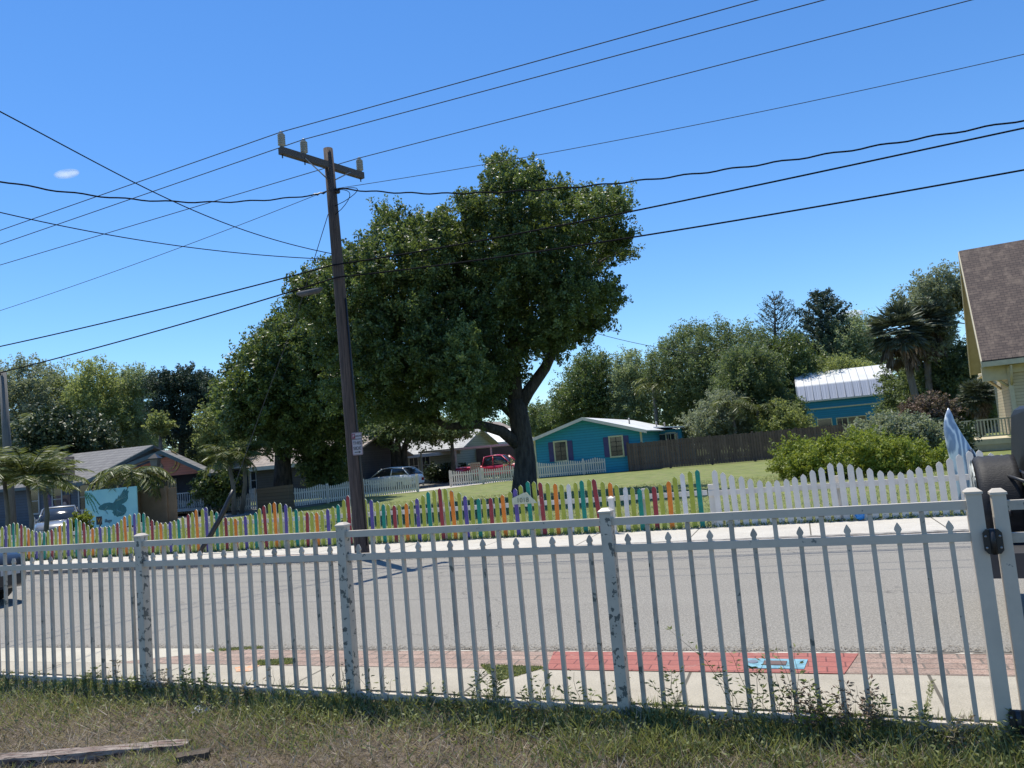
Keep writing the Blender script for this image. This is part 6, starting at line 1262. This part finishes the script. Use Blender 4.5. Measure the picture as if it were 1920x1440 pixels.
# light blue utility cover in the red pavers
a, b, c, d = utp(1395, 1255), utp(1508, 1257), utp(1515, 1239), utp(1402, 1237)
cv = thing('utility_cover', 'light blue painted utility cover set in the red pavers', 'utility cover', S((a[0]+b[0])/2, (a[1]+d[1])/2))
m = MB(ST); m.slab([a, b, c, d], -.02, .011); pl = obj('plate', m, M('cover_blue', (.19, .38, .46), (.12, .25, .31), 18, .8, lo=.4, hi=.62), cv)
mx = lambda s, t: ((a[0]*(1-s)+b[0]*s)*(1-t)+(d[0]*(1-s)+c[0]*s)*t, (a[1]*(1-s)+b[1]*s)*(1-t)+(d[1]*(1-s)+c[1]*s)*t)
m = MB(ST); m.slab([mx(.30, .30), mx(.68, .30), mx(.68, .72), mx(.30, .72)], -.01, .016); obj('label_recess', m, M('cover_dark', (.14, .09, .08), None, 5, .8), pl)
m = MB(ST); q = mx(.12, .6); m.lathe((q[0], q[1], .0), [(.035, .0), (.035, .016)], 12); obj('bolt', m, STEEL, pl)
# ================================================================== CLOUDS
def cmat(dens):
    m, nt, p = nodes('cloud_vapour'); nt.nodes.remove(p); L = nt.links.new
    df = nt.nodes.new('ShaderNodeBsdfDiffuse'); df.inputs[0].default_value = (.95, .96, 1, 1); tl = nt.nodes.new('ShaderNodeBsdfTranslucent'); tl.inputs[0].default_value = (.95, .96, 1, 1)
    ad = nt.nodes.new('ShaderNodeMixShader'); ad.inputs[0].default_value = .5; L(df.outputs[0], ad.inputs[1]); L(tl.outputs[0], ad.inputs[2])
    lw = nt.nodes.new('ShaderNodeLayerWeight'); lw.inputs[0].default_value = .35; n = noise(nt, coord(nt, (.02, .02, .06)), 1., 4, .6)
    sb_ = nt.nodes.new('ShaderNodeMath'); sb_.operation = 'SUBTRACT'; sb_.inputs[0].default_value = 1; L(lw.outputs['Facing'], sb_.inputs[1])
    mu_ = nt.nodes.new('ShaderNodeMath'); mu_.operation = 'MULTIPLY'; L(sb_.outputs[0], mu_.inputs[0]); L(n, mu_.inputs[1])
    r = ramp(nt, (.12, .55), ((0, 0, 0), (dens, dens, dens))); L(mu_.outputs[0], r.inputs[0])
    tr = nt.nodes.new('ShaderNodeBsdfTransparent'); mx = nt.nodes.new('ShaderNodeMixShader'); L(r.outputs[0], mx.inputs[0]); L(tr.outputs[0], mx.inputs[1]); L(ad.outputs[0], mx.inputs[2]); L(mx.outputs[0], nt.nodes['Material Output'].inputs[0]); return m
def cloudlet(label, x, y, wpx, hpx, dens, D=1800.):
    c = at(x, y, D); w, h = wpx/1442*D/2, hpx/1442*D/2; m = MB(); R_ = []; n = 16
    for i in range(1, 10): R_.append([(c[0]+w*math.cos(math.pi*i/10), c[1]+h*1.4*math.sin(math.pi*i/10)*math.cos(2*math.pi*j/n), c[2]+w*.07*math.cos(math.pi*i/10)+h*math.sin(math.pi*i/10)*math.sin(2*math.pi*j/n)) for j in range(n)])
    m.loft(R_); obj('cloud', m, cmat(dens), label=label, cat='cloud')
cloudlet('small bright cloud low in the sky beside the dark conifer', 1592, 590, 56, 17, .95)
cloudlet('faint wisp of cloud at the upper left between the wires', 125, 326, 50, 18, .4)
